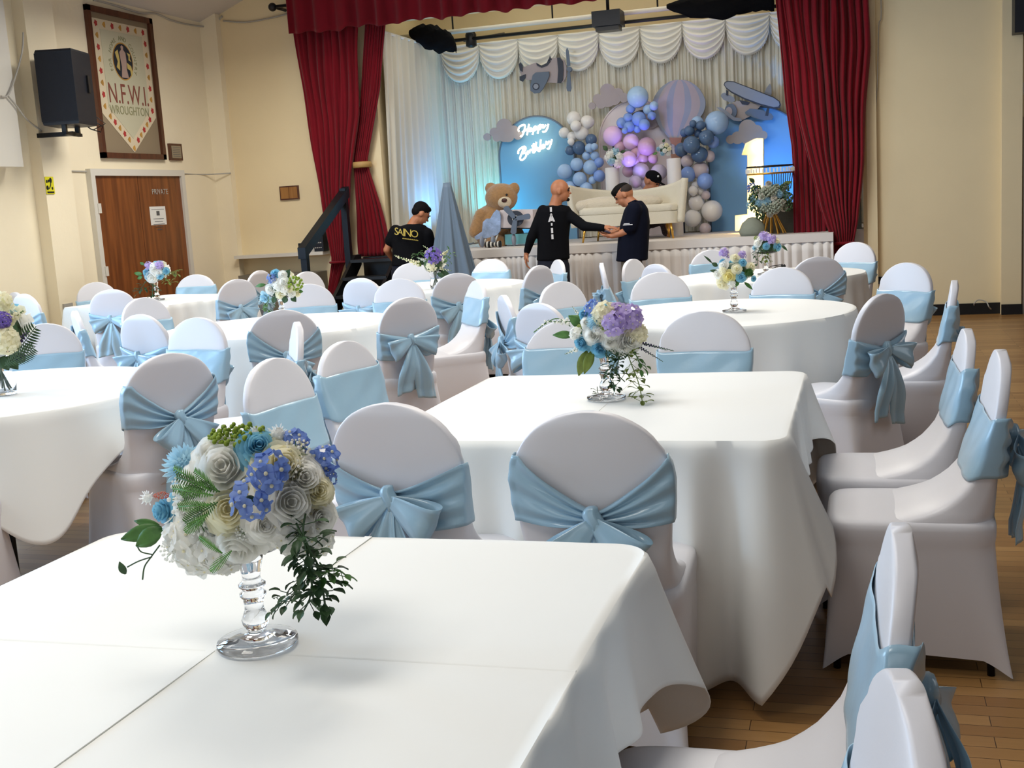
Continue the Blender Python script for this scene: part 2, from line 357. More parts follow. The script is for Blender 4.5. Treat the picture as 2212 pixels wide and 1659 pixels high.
for i, (u, v) in enumerate(spots):
    m_ = r1 if i % 2 == 0 else r2; n_ = 10 if i % 2 == 0 else 6; R_ = 0.03
    m_.prism([B(u+(R_*(1 if k % 2 else 0.72))*math.cos(2*PI*k/n_)/(BY1-BY0), v+(R_*(1.25 if k % 2 else 0.85))*math.sin(2*PI*k/n_)/(BZ1-BZ0), 0.003) for k in range(n_)], 0.002, (1, 0, 0))
r1.build('red_flower_motifs', M_redth, bn, smooth=False); r2.build('gold_leaf_motifs', M_goldth, bn, smooth=False)
def oval(u, v, ru, rv, d): return poly([(u+ru*math.cos(2*PI*k/32), v+rv*math.sin(2*PI*k/32)) for k in range(32)], d)
oval(0.485, 0.335, 0.155, 0.128, 0.0065).build('emblem_ring', M_goldth, bn, smooth=False)
oval(0.485, 0.335, 0.145, 0.12, 0.0075).build('emblem_ground', mat('navy_linen', (36, 40, 50), 0.85, bump=0.1), bn, smooth=False)
mb = MB()
fig = [(0.485, 0.225), (0.505, 0.235), (0.50, 0.255), (0.53, 0.275), (0.535, 0.34), (0.525, 0.38), (0.545, 0.445), (0.44, 0.445), (0.455, 0.37), (0.445, 0.32), (0.44, 0.275), (0.47, 0.255), (0.465, 0.235)]
mb.prism([B(u, v, 0.0095) for u, v in fig], 0.003, (1, 0, 0)); mb.build('emblem_figure', mat('rose_grey_thread', (176, 150, 140), 0.8, bump=0.1), bn, smooth=False)
mb = MB()
for pts in ([(0.37, 0.28), (0.415, 0.26), (0.43, 0.33), (0.42, 0.40), (0.375, 0.38), (0.40, 0.34)], [(0.54, 0.34), (0.60, 0.36), (0.615, 0.41), (0.59, 0.43), (0.58, 0.39), (0.54, 0.38)], [(0.555, 0.27), (0.6, 0.28), (0.59, 0.31), (0.61, 0.33), (0.57, 0.32), (0.575, 0.295)]):
    mb.prism([B(u, v, 0.0095) for u, v in pts], 0.003, (1, 0, 0))
mb.build('emblem_scrolls', mat('straw_thread', (200, 178, 104), 0.8, bump=0.1), bn, smooth=False)
M_letr = mat('plum_thread', (132, 74, 62), 0.8, bump=0.1); M_letg = mat('sage_thread', (142, 140, 104), 0.8, bump=0.1)
text('large_lettering', 'N.F.W.I.', 0.30, M_letr, bn, B(0.52, 0.565, 0.008), (0, 1, 0), (0, 0, 1), xs=0.72)
text('place_lettering', 'WROUGHTON', 0.13, M_letg, bn, B(0.51, 0.672, 0.008), (0, 1, 0), (0, 0, 1), xs=0.8)
ltr = 'FOR HOME AND COUNTRY'
for i, ch in enumerate(ltr):
    if ch == ' ': continue
    an = math.radians(205 - 230*i/(len(ltr)-1)); u = 0.485+0.195*math.cos(an); v = 0.335-0.155*math.sin(an)
    text('motto_letter', ch, 0.065, M_letg, bn, B(u, v, 0.008), (0, math.sin(an), -math.cos(an)), (0, math.cos(an), math.sin(an)))
# small plaques
pq = thing('small_plaque', 'small dark framed text plaque at the lower right of the framed banner', 'plaque')
a, b_ = P(361, 310), P(391, 347)
MB().box((LX, a.y, b_.z), (LX+0.03, b_.y, a.z)).build('frame', M_frame, pq, smooth=False)
MB().box((LX+0.03, a.y+0.03, b_.z+0.025), (LX+0.033, b_.y-0.03, a.z-0.025)).build('plate', mat('brushed_plate', (160, 148, 126), 0.5, metal=0.3, bump=0.05), pq, smooth=False)
mb = MB()
for i in range(6): mb.box((LX+0.033, a.y+0.05, a.z-0.045-i*0.02), (LX+0.034, b_.y-0.05, a.z-0.041-i*0.02))
mb.build('engraving', M_ink, pq, smooth=False)
pq = thing('wooden_plaque', 'small dark framed wooden plaque on cream wall left of the red curtain', 'plaque')
a, b_ = at(605, 403, Y=SY), at(648, 430, Y=SY)
MB().box((a.x, SY-0.025, b_.z), (b_.x, SY, a.z)).build('frame', M_frame, pq, smooth=False)
MB().box((a.x+0.015, SY-0.03, b_.z+0.015), ((a.x+b_.x)/2-0.003, SY-0.025, a.z-0.015)).box(((a.x+b_.x)/2+0.003, SY-0.03, b_.z+0.015), (b_.x-0.015, SY-0.025, a.z-0.015)).build('panel', wood('light_wood', (140, 92, 40), (168, 118, 58)), pq, smooth=False)
# yellow sign on the pilaster
ys = thing('yellow_sign', 'yellow hearing notice sign with black marks on the left pilaster', 'sign')
mb = MB().box((LX+0.135, 9.48, 1.80), (LX+0.139, 9.60, 1.965)); mb.build('sign_panel', mat('yellow_plastic', (222, 214, 40), 0.4, bump=0.02), ys, smooth=False)
mb = MB()
for dy, dz, s_ in ((0.02, 0.12, .012), (0.045, 0.125, .012), (0.075, 0.13, .02), (0.02, 0.06, .018), (0.09, 0.055, .012)): mb.ball((LX+0.1395, 9.48+dy, 1.80+dz), (0.001, s_, s_*1.3), 8, 6)
mb.tube([(LX+0.14, 9.56, 1.93), (LX+0.14, 9.545, 1.88), (LX+0.14, 9.52, 1.85)], 0.005, 6).box((LX+0.139, 9.49, 1.808), (LX+0.14, 9.59, 1.825))
mb.build('symbol', M_black, ys, smooth=False)
# loudspeaker on its bracket
sp = thing('loudspeaker', 'black wall mounted loudspeaker beside the framed banner', 'loudspeaker', (-7.17, 9.58, 2.42), math.radians(16))
prof = [(-0.20, -0.17), (0.14, -0.19), (0.22, -0.10), (0.22, 0.10), (0.14, 0.19), (-0.20, 0.17)]
def hexa(z, s=1.0): return [Vector((x*s, y*s, z)) for y, x in [(-0.25, -0.17), (0.16, -0.19), (0.24, -0.08), (0.24, 0.08), (0.16, 0.19), (-0.25, 0.17)]]
rr = [hexa(0.0, 0.97), hexa(0.02), hexa(0.40), hexa(0.66), hexa(0.68, 0.96)]
MB().loft(rr).build('cabinet', M_dark, sp, smooth=False)
mb = MB().box((-0.175, -0.255, 0.03), (0.17, -0.247, 0.65)); mb.build('grille', mat('speaker_grille', (20, 24, 34), 0.6, bump=0.6, bscale=250), sp, smooth=False)
MB().box((0.186, 0.02, 0.3), (0.2, 0.07, 0.46)).build('side_handle', M_black, sp, smooth=False)
mb = MB().box((-0.02, -0.2, -0.09), (0.02, 0.2, -0.06)).box((-0.02, -0.2, -0.09), (0.02, -0.16, 0.0)).box((-0.02, 0.12, -0.09), (0.02, 0.16, 0.0)).box((-0.33, -0.03, -0.09), (0.02, 0.03, -0.05))
mb.build('bracket', M_black, sp, smooth=False)
mb = MB().tube([(0.15, 0.2, 0.05), (0.2, 0.27, 0.0), (0.17, 0.28, -0.05), (0.1, 0.22, -0.02), (0.06, 0.2, 0.02)], 0.006, 6).tube([(0.16, 0.2, 0.1), (0.22, 0.3, 0.03), (0.12, 0.22, -0.03)], 0.005, 6)
mb.build('cable_loop', M_black, sp)
# cables
def cable(name, label, pts, r, m=M_trunk): 
    return tag(MB().tube(smooth_poly(pts, 6, False), r, 6).build(name, m), label, 'cable')
o_ = 0.012
g = lambda x, y, d=0.0: (LX+o_+d, P(x, y).y, P(x, y).z)
cable('speaker_cable', 'thin dark cable hanging below the loudspeaker bracket', [g(112, 292), g(126, 298), g(129, 320), g(131, 345), g(133, 368)], 0.008, M_black)
cable('wall_cable', 'thin white painted cable running over the brown door to the corner', [g(133, 369), g(200, 371), g(300, 373), g(380, 375), g(440, 377), (LX+0.235, SY-0.12, P(475, 377).z)], 0.008)
cable('ceiling_cable', 'grey cable sagging along the top of the left wall', [g(200, 0), g(240, 10), g(300, 28), g(335, 30), g(370, 45), g(415, 55)]+[tuple(at(x, y, Y=SY-0.02)) for x, y in ((455, 56), (480, 35))], 0.012)
cable('gable_cable', 'pale cable sagging across the cream wall beside the red valance', [tuple(at(x, y, Y=SY-0.02)) for x, y in ((482, 45), (530, 48), (580, 40), (622, 30))], 0.010)
p4 = lambda x, y: tuple(at(x, y, X=LX+0.22))
cable('junction_cable', 'thin looping cables pinned to the white boxed panel', [p4(50, 70), p4(48, 110), p4(35, 160), p4(18, 205), p4(2, 208)], 0.008)
cable('junction_cable', 'lower cable running from the pinned junction towards the loudspeaker', [p4(18, 208), p4(35, 228), p4(55, 255)]+[tuple(at(x, y, X=LX+0.14)) for x, y in ((72, 270), (90, 283))], 0.008)
# sockets, shelf equipment, floor cable
tag(MB().box((at(486, 540, Y=SY).x, SY-0.02, at(486, 551, Y=SY).z), (at(500, 540, Y=SY).x, SY, at(486, 530, Y=SY).z)).build('wall_socket', M_white, None, smooth=False), 'white wall socket just above the left end of the white shelf', 'socket')
a, b_ = at(1894, 598, Y=SY), at(1914, 613, Y=SY)
so = thing('metal_socket', 'double steel wall socket behind the right round table', 'socket')
MB().box((a.x, SY-0.015, b_.z), (b_.x, SY, a.z)).build('plate', M_steel, so, smooth=False)
MB().box((a.x+0.02, SY-0.02, b_.z+0.03), (a.x+0.045, SY-0.015, a.z-0.03)).box((b_.x-0.045, SY-0.02, b_.z+0.03), (b_.x-0.02, SY-0.015, a.z-0.03)).build('switch', M_black, so, smooth=False)
e = lambda x, Y=SY-0.14: at(x, 540, Y=Y).x
def shelfbox(name, label, cat, x0, x1, h, d, m, det=None):
    t = thing(name, label, cat)
    MB().box((e(x0), SY-0.14-d/2, SH), (e(x1), SY-0.14+d/2, SH+h)).build('case', m, t, smooth=False)
    mb = MB()
    for i in range(3):
        for j in range(3): mb.box((e(x0)+0.012+i*0.022, SY-0.145-d/2, SH+0.015+j*0.02), (e(x0)+0.024+i*0.022, SY-0.14-d/2, SH+0.027+j*0.02))
    mb.build('buttons', det or M_trunk, t, smooth=False)
shelfbox('wall_phone', 'small dark handset standing on the long white shelf', 'phone', 647, 659, 0.11, 0.05, M_dark)
shelfbox('card_reader', 'grey boxy device on the white shelf beside the dark handset', 'device', 660, 684, 0.085, 0.09, M_trunk, M_ink)
t = thing('equipment_rack', 'black control unit standing on the white shelf beside the handrail', 'control unit')
MB().box((e(684), SY-0.2, SH), (e(704), SY-0.06, SH+0.235)).build('case', M_dark, t, smooth=False)
mb = MB()
for j in range(3):
    for i in range(4): mb.box((e(686)+i*0.024, SY-0.204, SH+0.04+j*0.06), (e(686)+0.015+i*0.024, SY-0.2, SH+0.052+j*0.06))
mb.build('buttons', M_trunk, t, smooth=False)
f0 = lambda x, y: at(x, y, z=0.012)
pts = [at(2130, 668, z=.012), at(2145, 672, z=.012), at(2137, 664, Y=SY-0.08), at(2130, 652, Y=SY-0.05), at(2113, 648, Y=SY-0.05), at(2104, 658, Y=SY-0.06), at(2112, 668, z=.02), at(2128, 673, z=.014)]
tag(MB().tube(smooth_poly(pts, 6, False), 0.006, 6).build('floor_cable', M_trunk), 'short grey cable coiled on the floor against the black skirting board', 'cable')
tag(MB().box((at(2196, 180, Y=SY).x, SY-0.06, at(2196, 205, Y=SY).z), (at(2210, 180, Y=SY).x, SY, at(2196, 180, Y=SY).z)).ball((at(2203, 200, Y=SY).x, SY-0.06, at(2203, 203, Y=SY).z), 0.03).build('motion_sensor', M_white, None, sharp=30), 'small white motion sensor high on the cream wall at far right', 'sensor')
tag(MB().box((at(2191, 0, Y=SY-0.3).x, SY-0.35, at(2191, 72, Y=SY-0.3).z), (2.2, SY-0.02, 4.0)).build('corner_loudspeaker', M_dark, None, smooth=False), 'black loudspeaker cut by the top right corner of the picture', 'loudspeaker')
cable('hanging_pull_cord', 'thin pale cord hanging on the wall right of the red curtain', [tuple(at(x, y, Y=SY-0.03)) for x, y in ((1903, 0), (1903, 40), (1898, 60), (1895, 180), (1888, 300))], 0.005)
# ---------------------------------------------------------------- red curtains
def curtain(name, label, left, right, Y, nf, amp, ztop=None, zbot=None, tie=None, group=None, rows=60, cols=None, seed=0, m=M_red, th=0.012, topY=None):
    L_ = [at(x, y, Y=Y) for x, y in left]; R_ = [at(x, y, Y=Y) for x, y in right]
    lt = sorted([(p.z, p.x) for p in L_]); rt = sorted([(p.z, p.x) for p in R_])
    z0 = max(lt[0][0], rt[0][0]) if zbot is None else zbot; z1 = min(lt[-1][0], rt[-1][0]) if ztop is None else ztop
    cols = cols or nf*10; rnd = random.Random(seed); ph = [rnd.uniform(-0.5, 0.5) for _ in range(nf+1)]; am = [rnd.uniform(0.6, 1.3) for _ in range(nf+1)]
    pts = []
    for i in range(rows+1):
        z = z1+(z0-z1)*i/rows; xa, xb = interp(lt, z), interp(rt, z); row = []
        w = abs(xb-xa)
        for j in range(cols+1):
            u = j/cols; k = u*nf; ki = min(nf-1, int(k)); f_ = k-ki; pa = am[ki]*(1-f_)+am[ki+1]*f_
            uu = u+0.012*math.sin(5*z+7*u+ph[ki])
            y = Y+amp*pa*math.sin(2*PI*k+0.8*math.sin(1.1*z+3*ph[ki]))*min(1, 0.55+0.5*w)+0.25*amp*math.sin(2*PI*k*2.3+2*z)
            row.append((xa+(xb-xa)*uu, y, z))
        pts.append(row)
    o = MB().grid(pts).build(name, m, None, solid=th)
    if label: tag(o, label, 'curtain', group)
    return o
lf = curtain('front_stage_curtain', None, [(625, -30), (634, 68), (647, 158), (663, 253), (682, 364), (700, 480), (717, 560), (716, 570), (707, 640)], [(776, -30), (776, 60), (775, 253), (758, 386), (752, 475), (748, 560), (741, 577), (722, 646)], 12.72, 8, 0.035, ztop=3.95, seed=1)
tag(lf, 'front dark red velvet curtain gathered on the left of the stage', 'curtain')
MB().lathe([(0.115, -0.012), (0.125, 0), (0.115, 0.012)], (at(733, 566, Y=12.72).x, 12.72, at(733, 566, Y=12.72).z), 20).build('tie_back', M_red, lf)
bk = curtain('rear_stage_curtain', None, [(790, 20), (790, 60), (780, 221), (766, 345), (766, 362), (771, 522), (774, 556)], [(836, 20), (833, 54), (821, 190), (794, 345), (797, 364), (821, 443), (840, 519), (840, 551)], 12.80, 7, 0.028, ztop=3.85, seed=2)
tag(bk, 'rear dark red curtain held by a gold tie beside the stage steps', 'curtain')
p = at(782, 356, Y=12.80)
MB().lathe([(0.10, -0.035), (0.115, -0.03), (0.115, 0.03), (0.10, 0.035)], (p.x, 12.80, p.z), 24).build('gold_tie_back', mat('gold_fabric', (176, 140, 84), 0.5, bump=0.1), bk)
ri = curtain('inner_stage_curtain', None, [(1676, -40), (1677, 0), (1685, 95), (1698, 220), (1710, 316), (1716, 511)], [(1760, -40), (1760, 0), (1765, 95), (1775, 220), (1780, 316), (1785, 511)], 12.95, 6, 0.03, ztop=3.95, seed=3)
tag(ri, 'inner dark red curtain panel hanging straight on the right of the stage', 'curtain')
ro = curtain('outer_stage_curtain', None, [(1692, -40), (1693, 0), (1702, 95), (1718, 220), (1745, 348), (1772, 450), (1797, 520), (1800, 530), (1792, 600)], [(1877, -40), (1877, 0), (1878, 100), (1865, 350), (1853, 480), (1845, 520), (1843, 530), (1850, 600)], 12.72, 10, 0.04, ztop=3.95, seed=4)
tag(ro, 'outer dark red velvet curtain swept to the right and tied low', 'curtain')
p = at(1821, 525, Y=12.72)
MB().lathe([(0.12, -0.015), (0.135, 0), (0.12, 0.015)], (p.x, 12.72, p.z), 20).build('tie_back', M_red, ro)
# valance
xs = [(-6.36, 0), (0.16, 1)]; pts = []
vb = [(x, at(x, y, Y=12.55).x, at(x, y, Y=12.55).z) for x, y in ((623, 68), (700, 62), (835, 50), (1000, 40), (1100, 25), (1310, 0))]
zb = sum(v[2] for v in vb)/len(vb); X0, X1 = vb[0][1], 0.16; n_ = 420
for i in range(15):
    t_ = i/14; row = []
    for j in range(n_+1):
        u = j/n_; x = X0+(X1-X0)*u
        y = 12.56+(0.025+0.02*t_)*math.sin(2*PI*u*26+0.7*math.sin(u*40))+0.008*math.sin(u*310)
        zz = 4.35+(zb+0.015*math.sin(2*PI*u*26+1)+0.012*math.sin(u*57)-4.35)*t_
        row.append((x, y, zz))
    pts.append(row)
tag(MB().grid(pts).build('curtain_valance', M_red, None, solid=0.012), 'gathered dark red valance across the top of the stage opening', 'valance')
tag(MB().tube([(-6.5, 12.62, 3.86), (0.3, 12.62, 3.86)], 0.02, 8).tube([(-6.5, 12.62, 3.86), (-6.5, 12.9, 3.86)], 0.02, 8).ball((-6.52, 12.62, 3.86), 0.05).build('curtain_rail', M_black, None), 'black curtain rail end poking out left of the red valance', 'curtain rail')
# ---------------------------------------------------------------- stage platform, skirt, steps
SX0, SX1 = at(1000, 537, Y=SF).x-0.1, at(1800, 511, Y=SF).x
st = MB().box((SX0, SF, 0), (SX1, SY+0.0, SZ)).box((OX0, SY, 0), (OX1, 15.3, SZ))
struct(st, 'floor_stage', mat('stage_top_cloth', (206, 200, 196), 0.7, var=0.04, vscale=5, bump=0.1, bscale=40))
pts = []; n_ = 1100
for i in range(9):
    t_ = i/8; row = []
    for j in range(n_+1):
        u = j/n_; x = SX0+(SX1-SX0)*u; k = u*(SX1-SX0)/0.082+0.45*math.sin(u*37); f_ = k % 1
        y = SF-0.005-0.07*(0.25+0.75*t_)*(1-abs(2*f_-1)**1.6)-0.01*math.sin(k*2.1)*t_
        row.append((x, y, SZ-0.075-(SZ-0.085)*t_))
    pts.append(row)
sk = MB().grid(pts).build('stage_skirt', M_skirt, None, solid=0.004); tag(sk, 'pleated white skirt hiding the front of the stage', 'stage skirt')
MB().box((SX0, SF-0.03, SZ-0.085), (SX1, SF-0.0, SZ+0.004)).build('top_band', M_skirt, sk, smooth=False)
# steps with handrail
stp = thing('stage_steps', 'black wooden steps with handrail leading up to the stage', 'steps')
sx0, sx1 = at(752, 560, Y=12.3).x, at(846, 560, Y=12.3).x
for i in range(5):
    z = SZ*(i+1)/5.0-0.03
    MB().box((sx0, 11.35+0.25*i, z-0.035), (sx1, 11.35+0.25*i+0.28, z)).build('tread', M_black, stp, smooth=False)
for x in (sx0-0.03, sx1-0.03):
    MB().prism([(x, 11.3, 0), (x, 11.5, 0), (x, 12.65, SZ-0.1), (x, 12.65, SZ+0.02), (x, 12.5, SZ+0.02), (x, 11.3, 0.16)], 0.04, (1, 0, 0)).build('stringer', M_black, stp, smooth=False)
a, b_, c_, d_ = at(767, 405, Y=12.45), at(767, 560, Y=12.45), at(690, 545, Y=11.35), at(712, 672, Y=11.35)
xr = sx0-0.06
MB().box((xr-0.035, 12.42, 0.3), (xr+0.035, 12.49, a.z)).build('post', M_steel, stp, smooth=False)
MB().box((xr-0.035, 11.30, 0), (xr+0.035, 11.37, c_.z)).build('post', M_steel, stp, smooth=False)
MB().prism([(xr-0.045, 11.27, c_.z-0.06), (xr-0.045, 11.27, c_.z+0.06), (xr-0.045, 12.52, a.z+0.02), (xr-0.045, 12.52, a.z-0.10)], 0.09, (1, 0, 0)).build('handrail', M_steel, stp, smooth=False)
struct(MB().box((sx0, 12.72, 0), (SX0-0.01, SY, SZ-0.02)), 'floor_landing', M_black)
# blue draped stand beside the steps
bt = at(960, 397, Y=11.95); xc = bt.x; pts = []; za = bt.z
bl, br_ = at(903, 590, Y=11.95).x, at(1006, 590, Y=11.95).x
for i in range(31):
    t_ = i/30; row = []; z = za*(1-t_)+0.01
    half = 0.045+0.40*t_**0.95
    for j in range(97):
        an = 2*PI*j/96
        w = 1+0.16*math.sin(9*an+0.6)*t_**0.5+0.08*math.sin(19*an)*t_**0.7
        row.append((xc+0.03+(half*w)*math.cos(an)*0.85-0.02*t_, 11.95+half*w*math.sin(an)*0.6, z))
    pts.append(row)
tag(MB().grid(pts).build('draped_easel', mat('slate_blue_cloth', (96, 114, 132), 0.6, sheen=0.2, bump=0.04), None, solid=0.004), 'tall pointed stand draped in slate blue cloth beside the stage steps', 'draped stand')
# ---------------------------------------------------------------- stage backdrop
BDY = 14.8; bx0 = at(955, 108, Y=BDY).x; bz = at(1300, 68, Y=BDY).z; bx1 = 0.3
bd = thing('stage_backdrop', 'white pleated backdrop curtain with satin swags behind the birthday display', 'backdrop', (0, 0, 0))
pts = []; n_ = 900
for i in range(5):
    t_ = i/4; row = []
    for j in range(n_+1):
        u = j/n_; x = bx0-0.12+(bx1-bx0+0.12)*u
        y = BDY+0.02*math.sin(x*62+2*math.sin(x*3.1))+0.012*math.sin(x*141+t_)+0.01*math.sin(x*17)
        row.append((x, y, bz-(bz-SZ-0.01)*t_))
    pts.append(row)
MB().grid(pts).build('back_panel', M_drape, bd)
pts = []
for i in range(7):
    t_ = i/6; row = []
    for j in range(241):
        u = j/240; y = 12.98+(BDY-12.98)*u
        x = bx0-0.06+0.03*math.sin(y*26+math.sin(y*5))+0.015*math.sin(y*61+t_)-0.10*t_*(1-u)*math.sin(3*u+1)
        row.append((x, y, bz-(bz-SZ-0.01)*t_))
    pts.append(row)
MB().grid(pts).build('side_panel', M_drape, bd)
MB().tube([(bx0-0.06, 12.98, bz), (bx0-0.06, BDY, bz), (bx1, BDY, bz)], 0.018, 8).build('top_bar', M_swag, bd)
sw = 0.527; k = 0
while bx0+k*sw < 0.1:
    xa = bx0+k*sw; pts = []
    for i in range(40):
        v = i/39; row = []
        for j in range(25):
            u = -1+2*j/24; c_ = (1-u*u)
            z = bz+0.01-0.03*v-v*0.45*c_**0.46-0.02*(1-c_)*v
            y = BDY-0.05-0.03*c_-0.028*math.sin(v*PI*11+1.2*abs(u))*(0.25+0.75*c_)-0.03*math.sin(v*PI)*c_
            row.append((xa+sw/2+u*sw/2*1.03, y, z))
        pts.append(row)
    MB().grid(pts).build('swag', M_swag, bd)
    k += 1
mb = MB()
for k in range(int((0.2-bx0)/0.021)):
    x = bx0+k*0.021; u = ((x-bx0) % sw)/sw*2-1; z = bz-0.02-0.45*(1-u*u)**0.46
    mb.tube([(x, BDY-0.085, z), (x+0.002, BDY-0.085, z-0.035)], 0.003, 4)
mb.build('fringe', M_swag, bd)
# lighting bar and rigging above
t = thing('lighting_bar', 'long white lighting bar hung above the stage backdrop', 'lighting bar')
a, b_ = at(850, 78, Y=14.3), at(1690, -4, Y=14.3); zz = (a.z+b_.z)/2
MB().tube([(a.x, 14.3, zz), (0.1, 14.3, zz)], 0.03, 10).build('bar', M_white, t)
MB().tube([(a.x+0.5, 14.36, zz-0.10), (0.1, 14.36, zz-0.10)], 0.022, 8).build('lower_bar', M_black, t)
for x in (-4.9, -3.6, -2.3, -1.0): MB().tube([(x, 14.3, zz), (x, 14.3, 4.2)], 0.012, 6).build('hanger', M_black, t)
t = thing('projector', 'dark projector hanging from the lighting bar above the backdrop', 'projector')
a, b_ = at(1285, 30, Y=14.2), at(1347, 60, Y=14.2)
MB().box((a.x, 14.0, b_.z+0.02), (b_.x, 14.3, a.z)).build('case', M_dark, t, smooth=False)
MB().box((a.x+0.03, 14.05, b_.z-0.03), (b_.x-0.03, 14.25, b_.z+0.02)).build('under_tray', M_black, t, smooth=False)
MB().tube([((a.x+b_.x)/2, 14.15, a.z), ((a.x+b_.x)/2, 14.15, 4.2)], 0.02, 8).build('mount', M_black, t)
def blob(name, label, cat, outline, Y, th, m):
    return tag(MB().prism([tuple(at(x, y, Y=Y)) for x, y in outline], th).build(name, m, None, smooth=False, ), label, cat)
# bunched black cloth at both ends of the rig
def cloth_bundle(label, pts, rads, Y, seed):
    rnd = random.Random(seed); mb = MB()
    P_ = smooth_poly([tuple(at(x, y, Y=Y)) for x, y in pts], 5, False); n = 18; rings = []
    for i, p in enumerate(P_):
        r_ = interp([(k*5, v) for k, v in enumerate(rads)], i)
        rings.append([Vector((p.x, p.y+r_*0.6*math.cos(2*PI*k/n)*(1+0.2*math.sin(i+k*2.3)), p.z+r_*math.sin(2*PI*k/n)*(1+0.22*math.sin(i*1.3+k*1.9)))) for k in range(n)])
    return tag(mb.loft(rings).build('black_masking_cloth', M_tee, None), label, 'cloth')
cloth_bundle('bunched black cloth hanging left of the rig above the side drape', [(884, 72), (915, 78), (945, 85), (975, 92), (985, 104)], (0.03, 0.13, 0.15, 0.10, 0.05), 14.0, 3)
cloth_bundle('bunched black cloth hanging at the right end of the lighting bar', [(1440, 14), (1490, 16), (1560, 14), (1620, 6), (1672, 2)], (0.02, 0.10, 0.13, 0.09, 0.10), 14.1, 5)
t = thing('stage_lamp', 'black stage lamp on a bracket above the left swags', 'stage lamp')
q = at(1010, 95, Y=14.4); q2 = at(1090, 73, Y=14.4)
MB().tube([(q.x-0.05, 14.4, q2.z-0.03), (q2.x, 14.4, q2.z)], 0.018, 8).build('arm', M_black, t)
MB().lathe([(0.03, 0), (0.07, 0.02), (0.07, 0.16), (0.05, 0.2)], (q.x+0.05, 14.4, q.z-0.05), 16).build('lamp_body', M_black, t)
MB().tube([(q.x+0.05, 14.4, q.z+0.1), (q.x+0.05, 14.36, zz)], 0.014, 6).build('yoke', M_black, t)
# ---------------------------------------------------------------- birthday display on the stage
def cut(mb, pts, Y, th, o=(0, 0), s=1.0):
    mb.prism([tuple(at(o[0]+x/s, o[1]+y/s, Y=Y)) for x, y in pts], th); return mb
def disc(mb, x, y, r, Y, th, o, s, n=24, ry=None):
    return cut(mb, [(x+r*math.cos(2*PI*k/n), y+(ry or r)*math.sin(2*PI*k/n)) for k in range(n)], Y, th, o, s)
M_fog = mat('grey_mauve_card', (166, 156, 160), 0.7, var=0.05, vscale=3, bump=0.02)
M_slate = mat('slate_card', (100, 114, 134), 0.7, var=0.05, vscale=3, bump=0.02)
M_slate2 = mat('grey_blue_card', (142, 150, 166), 0.7, var=0.05, vscale=3, bump=0.02)
M_darkc = mat('dark_slate_card', (58, 64, 78), 0.7, bump=0.02)
M_board = mat('blue_board', (112, 160, 196), 0.7, bump=0.02)
M_boardw = mat('white_board', (226, 214, 214), 0.7, bump=0.02)
M_terr = mat('terracotta_card', (156, 112, 92), 0.7, bump=0.02)
def arch(name, label, x0, x1, ztop, Y, m, mr):
    r = (x1-x0)/2; xc = (x0+x1)/2; pts = [(x0, Y, SZ), (x1, Y, SZ)]+[(xc+r*math.cos(PI*k/32), Y, ztop-r+r*math.sin(PI*k/32)) for k in range(33)]
    o = MB().prism(pts, 0.04).build(name, m, None, smooth=False); tag(o, label, 'board')
    MB().tube([(x0, Y, SZ)]+[(xc-r*math.cos(PI*k/32), Y, ztop-r+r*math.sin(PI*k/32)) for k in range(33)]+[(x1, Y, SZ)], 0.012, 6).build('edge_band', mr, o)
arch('arch_board', 'blue arched board behind the neon birthday sign on the left of the stage', -4.50, -3.50, 2.52, 14.64, M_board, M_slate)
arch('arch_board', 'pale arched board in the middle of the stage behind the purple balloons', -3.17, -2.22, 2.62, 14.67, M_boardw, M_boardw)
arch('arch_board', 'wide blue arched board behind the glowing number one', -1.80, -0.62, 2.41, 14.64, mat('bright_blue_board', (120, 168, 208), 0.7, bump=0.02), M_slate)
MB().tube([(-2.98, 14.63, SZ), (-2.98, 14.63, 2.0)]+[(-2.56-0.42*math.cos(PI*k/24), 14.63, 2.02+0.45*math.sin(PI*k/24)) for k in range(25)]+[(-2.14, 14.63, SZ)], 0.02, 8)\
    .build('arch_hoop', M_darkc, None)
tag(bpy.data.objects['arch_hoop'], 'thin dark arched hoop standing before the pale arched board', 'arch')
def cloud(label, circles, Y, o, s, m=M_fog):
    mb = MB()
    for i, (x, y, r) in enumerate(circles): disc(mb, x, y, r, Y-0.0006*i, 0.02, o, s, 28)
    tag(mb.build('cloud_cutout', m, None, smooth=False), label, 'cloud cutout')
cloud('grey cloud cutout overlapping the left blue arched board', [(480, 515, 75), (620, 420, 90), (820, 300, 152), (830, 460, 155), (680, 520, 90), (1000, 410, 125), (1090, 480, 90), (900, 500, 118)], 14.57, (1000, 240), 9.217)
cloud('grey cloud cutout above the middle arch beside the hot air balloon', [(730, 580, 58), (820, 470, 80), (975, 345, 120), (1140, 385, 90), (1235, 450, 78), (980, 470, 130), (870, 540, 85), (1080, 470, 100)], 14.6, (1180, 150), 7.373)
cloud('pale cloud cutout above the glowing number one', [(240, 265, 60), (340, 240, 88), (480, 110, 122), (480, 170, 130), (600, 145, 84), (690, 205, 62), (480, 230, 105), (600, 215, 70)], 14.5, (1540, 260), 6.38, mat('beige_card', (160, 148, 140), 0.7, bump=0.02))
cloud('small grey cloud cutout behind the balloons under the hot air balloon', [(1680, 850, 90), (1760, 830, 70), (1640, 880, 60)], 14.62, (1180, 150), 7.373)
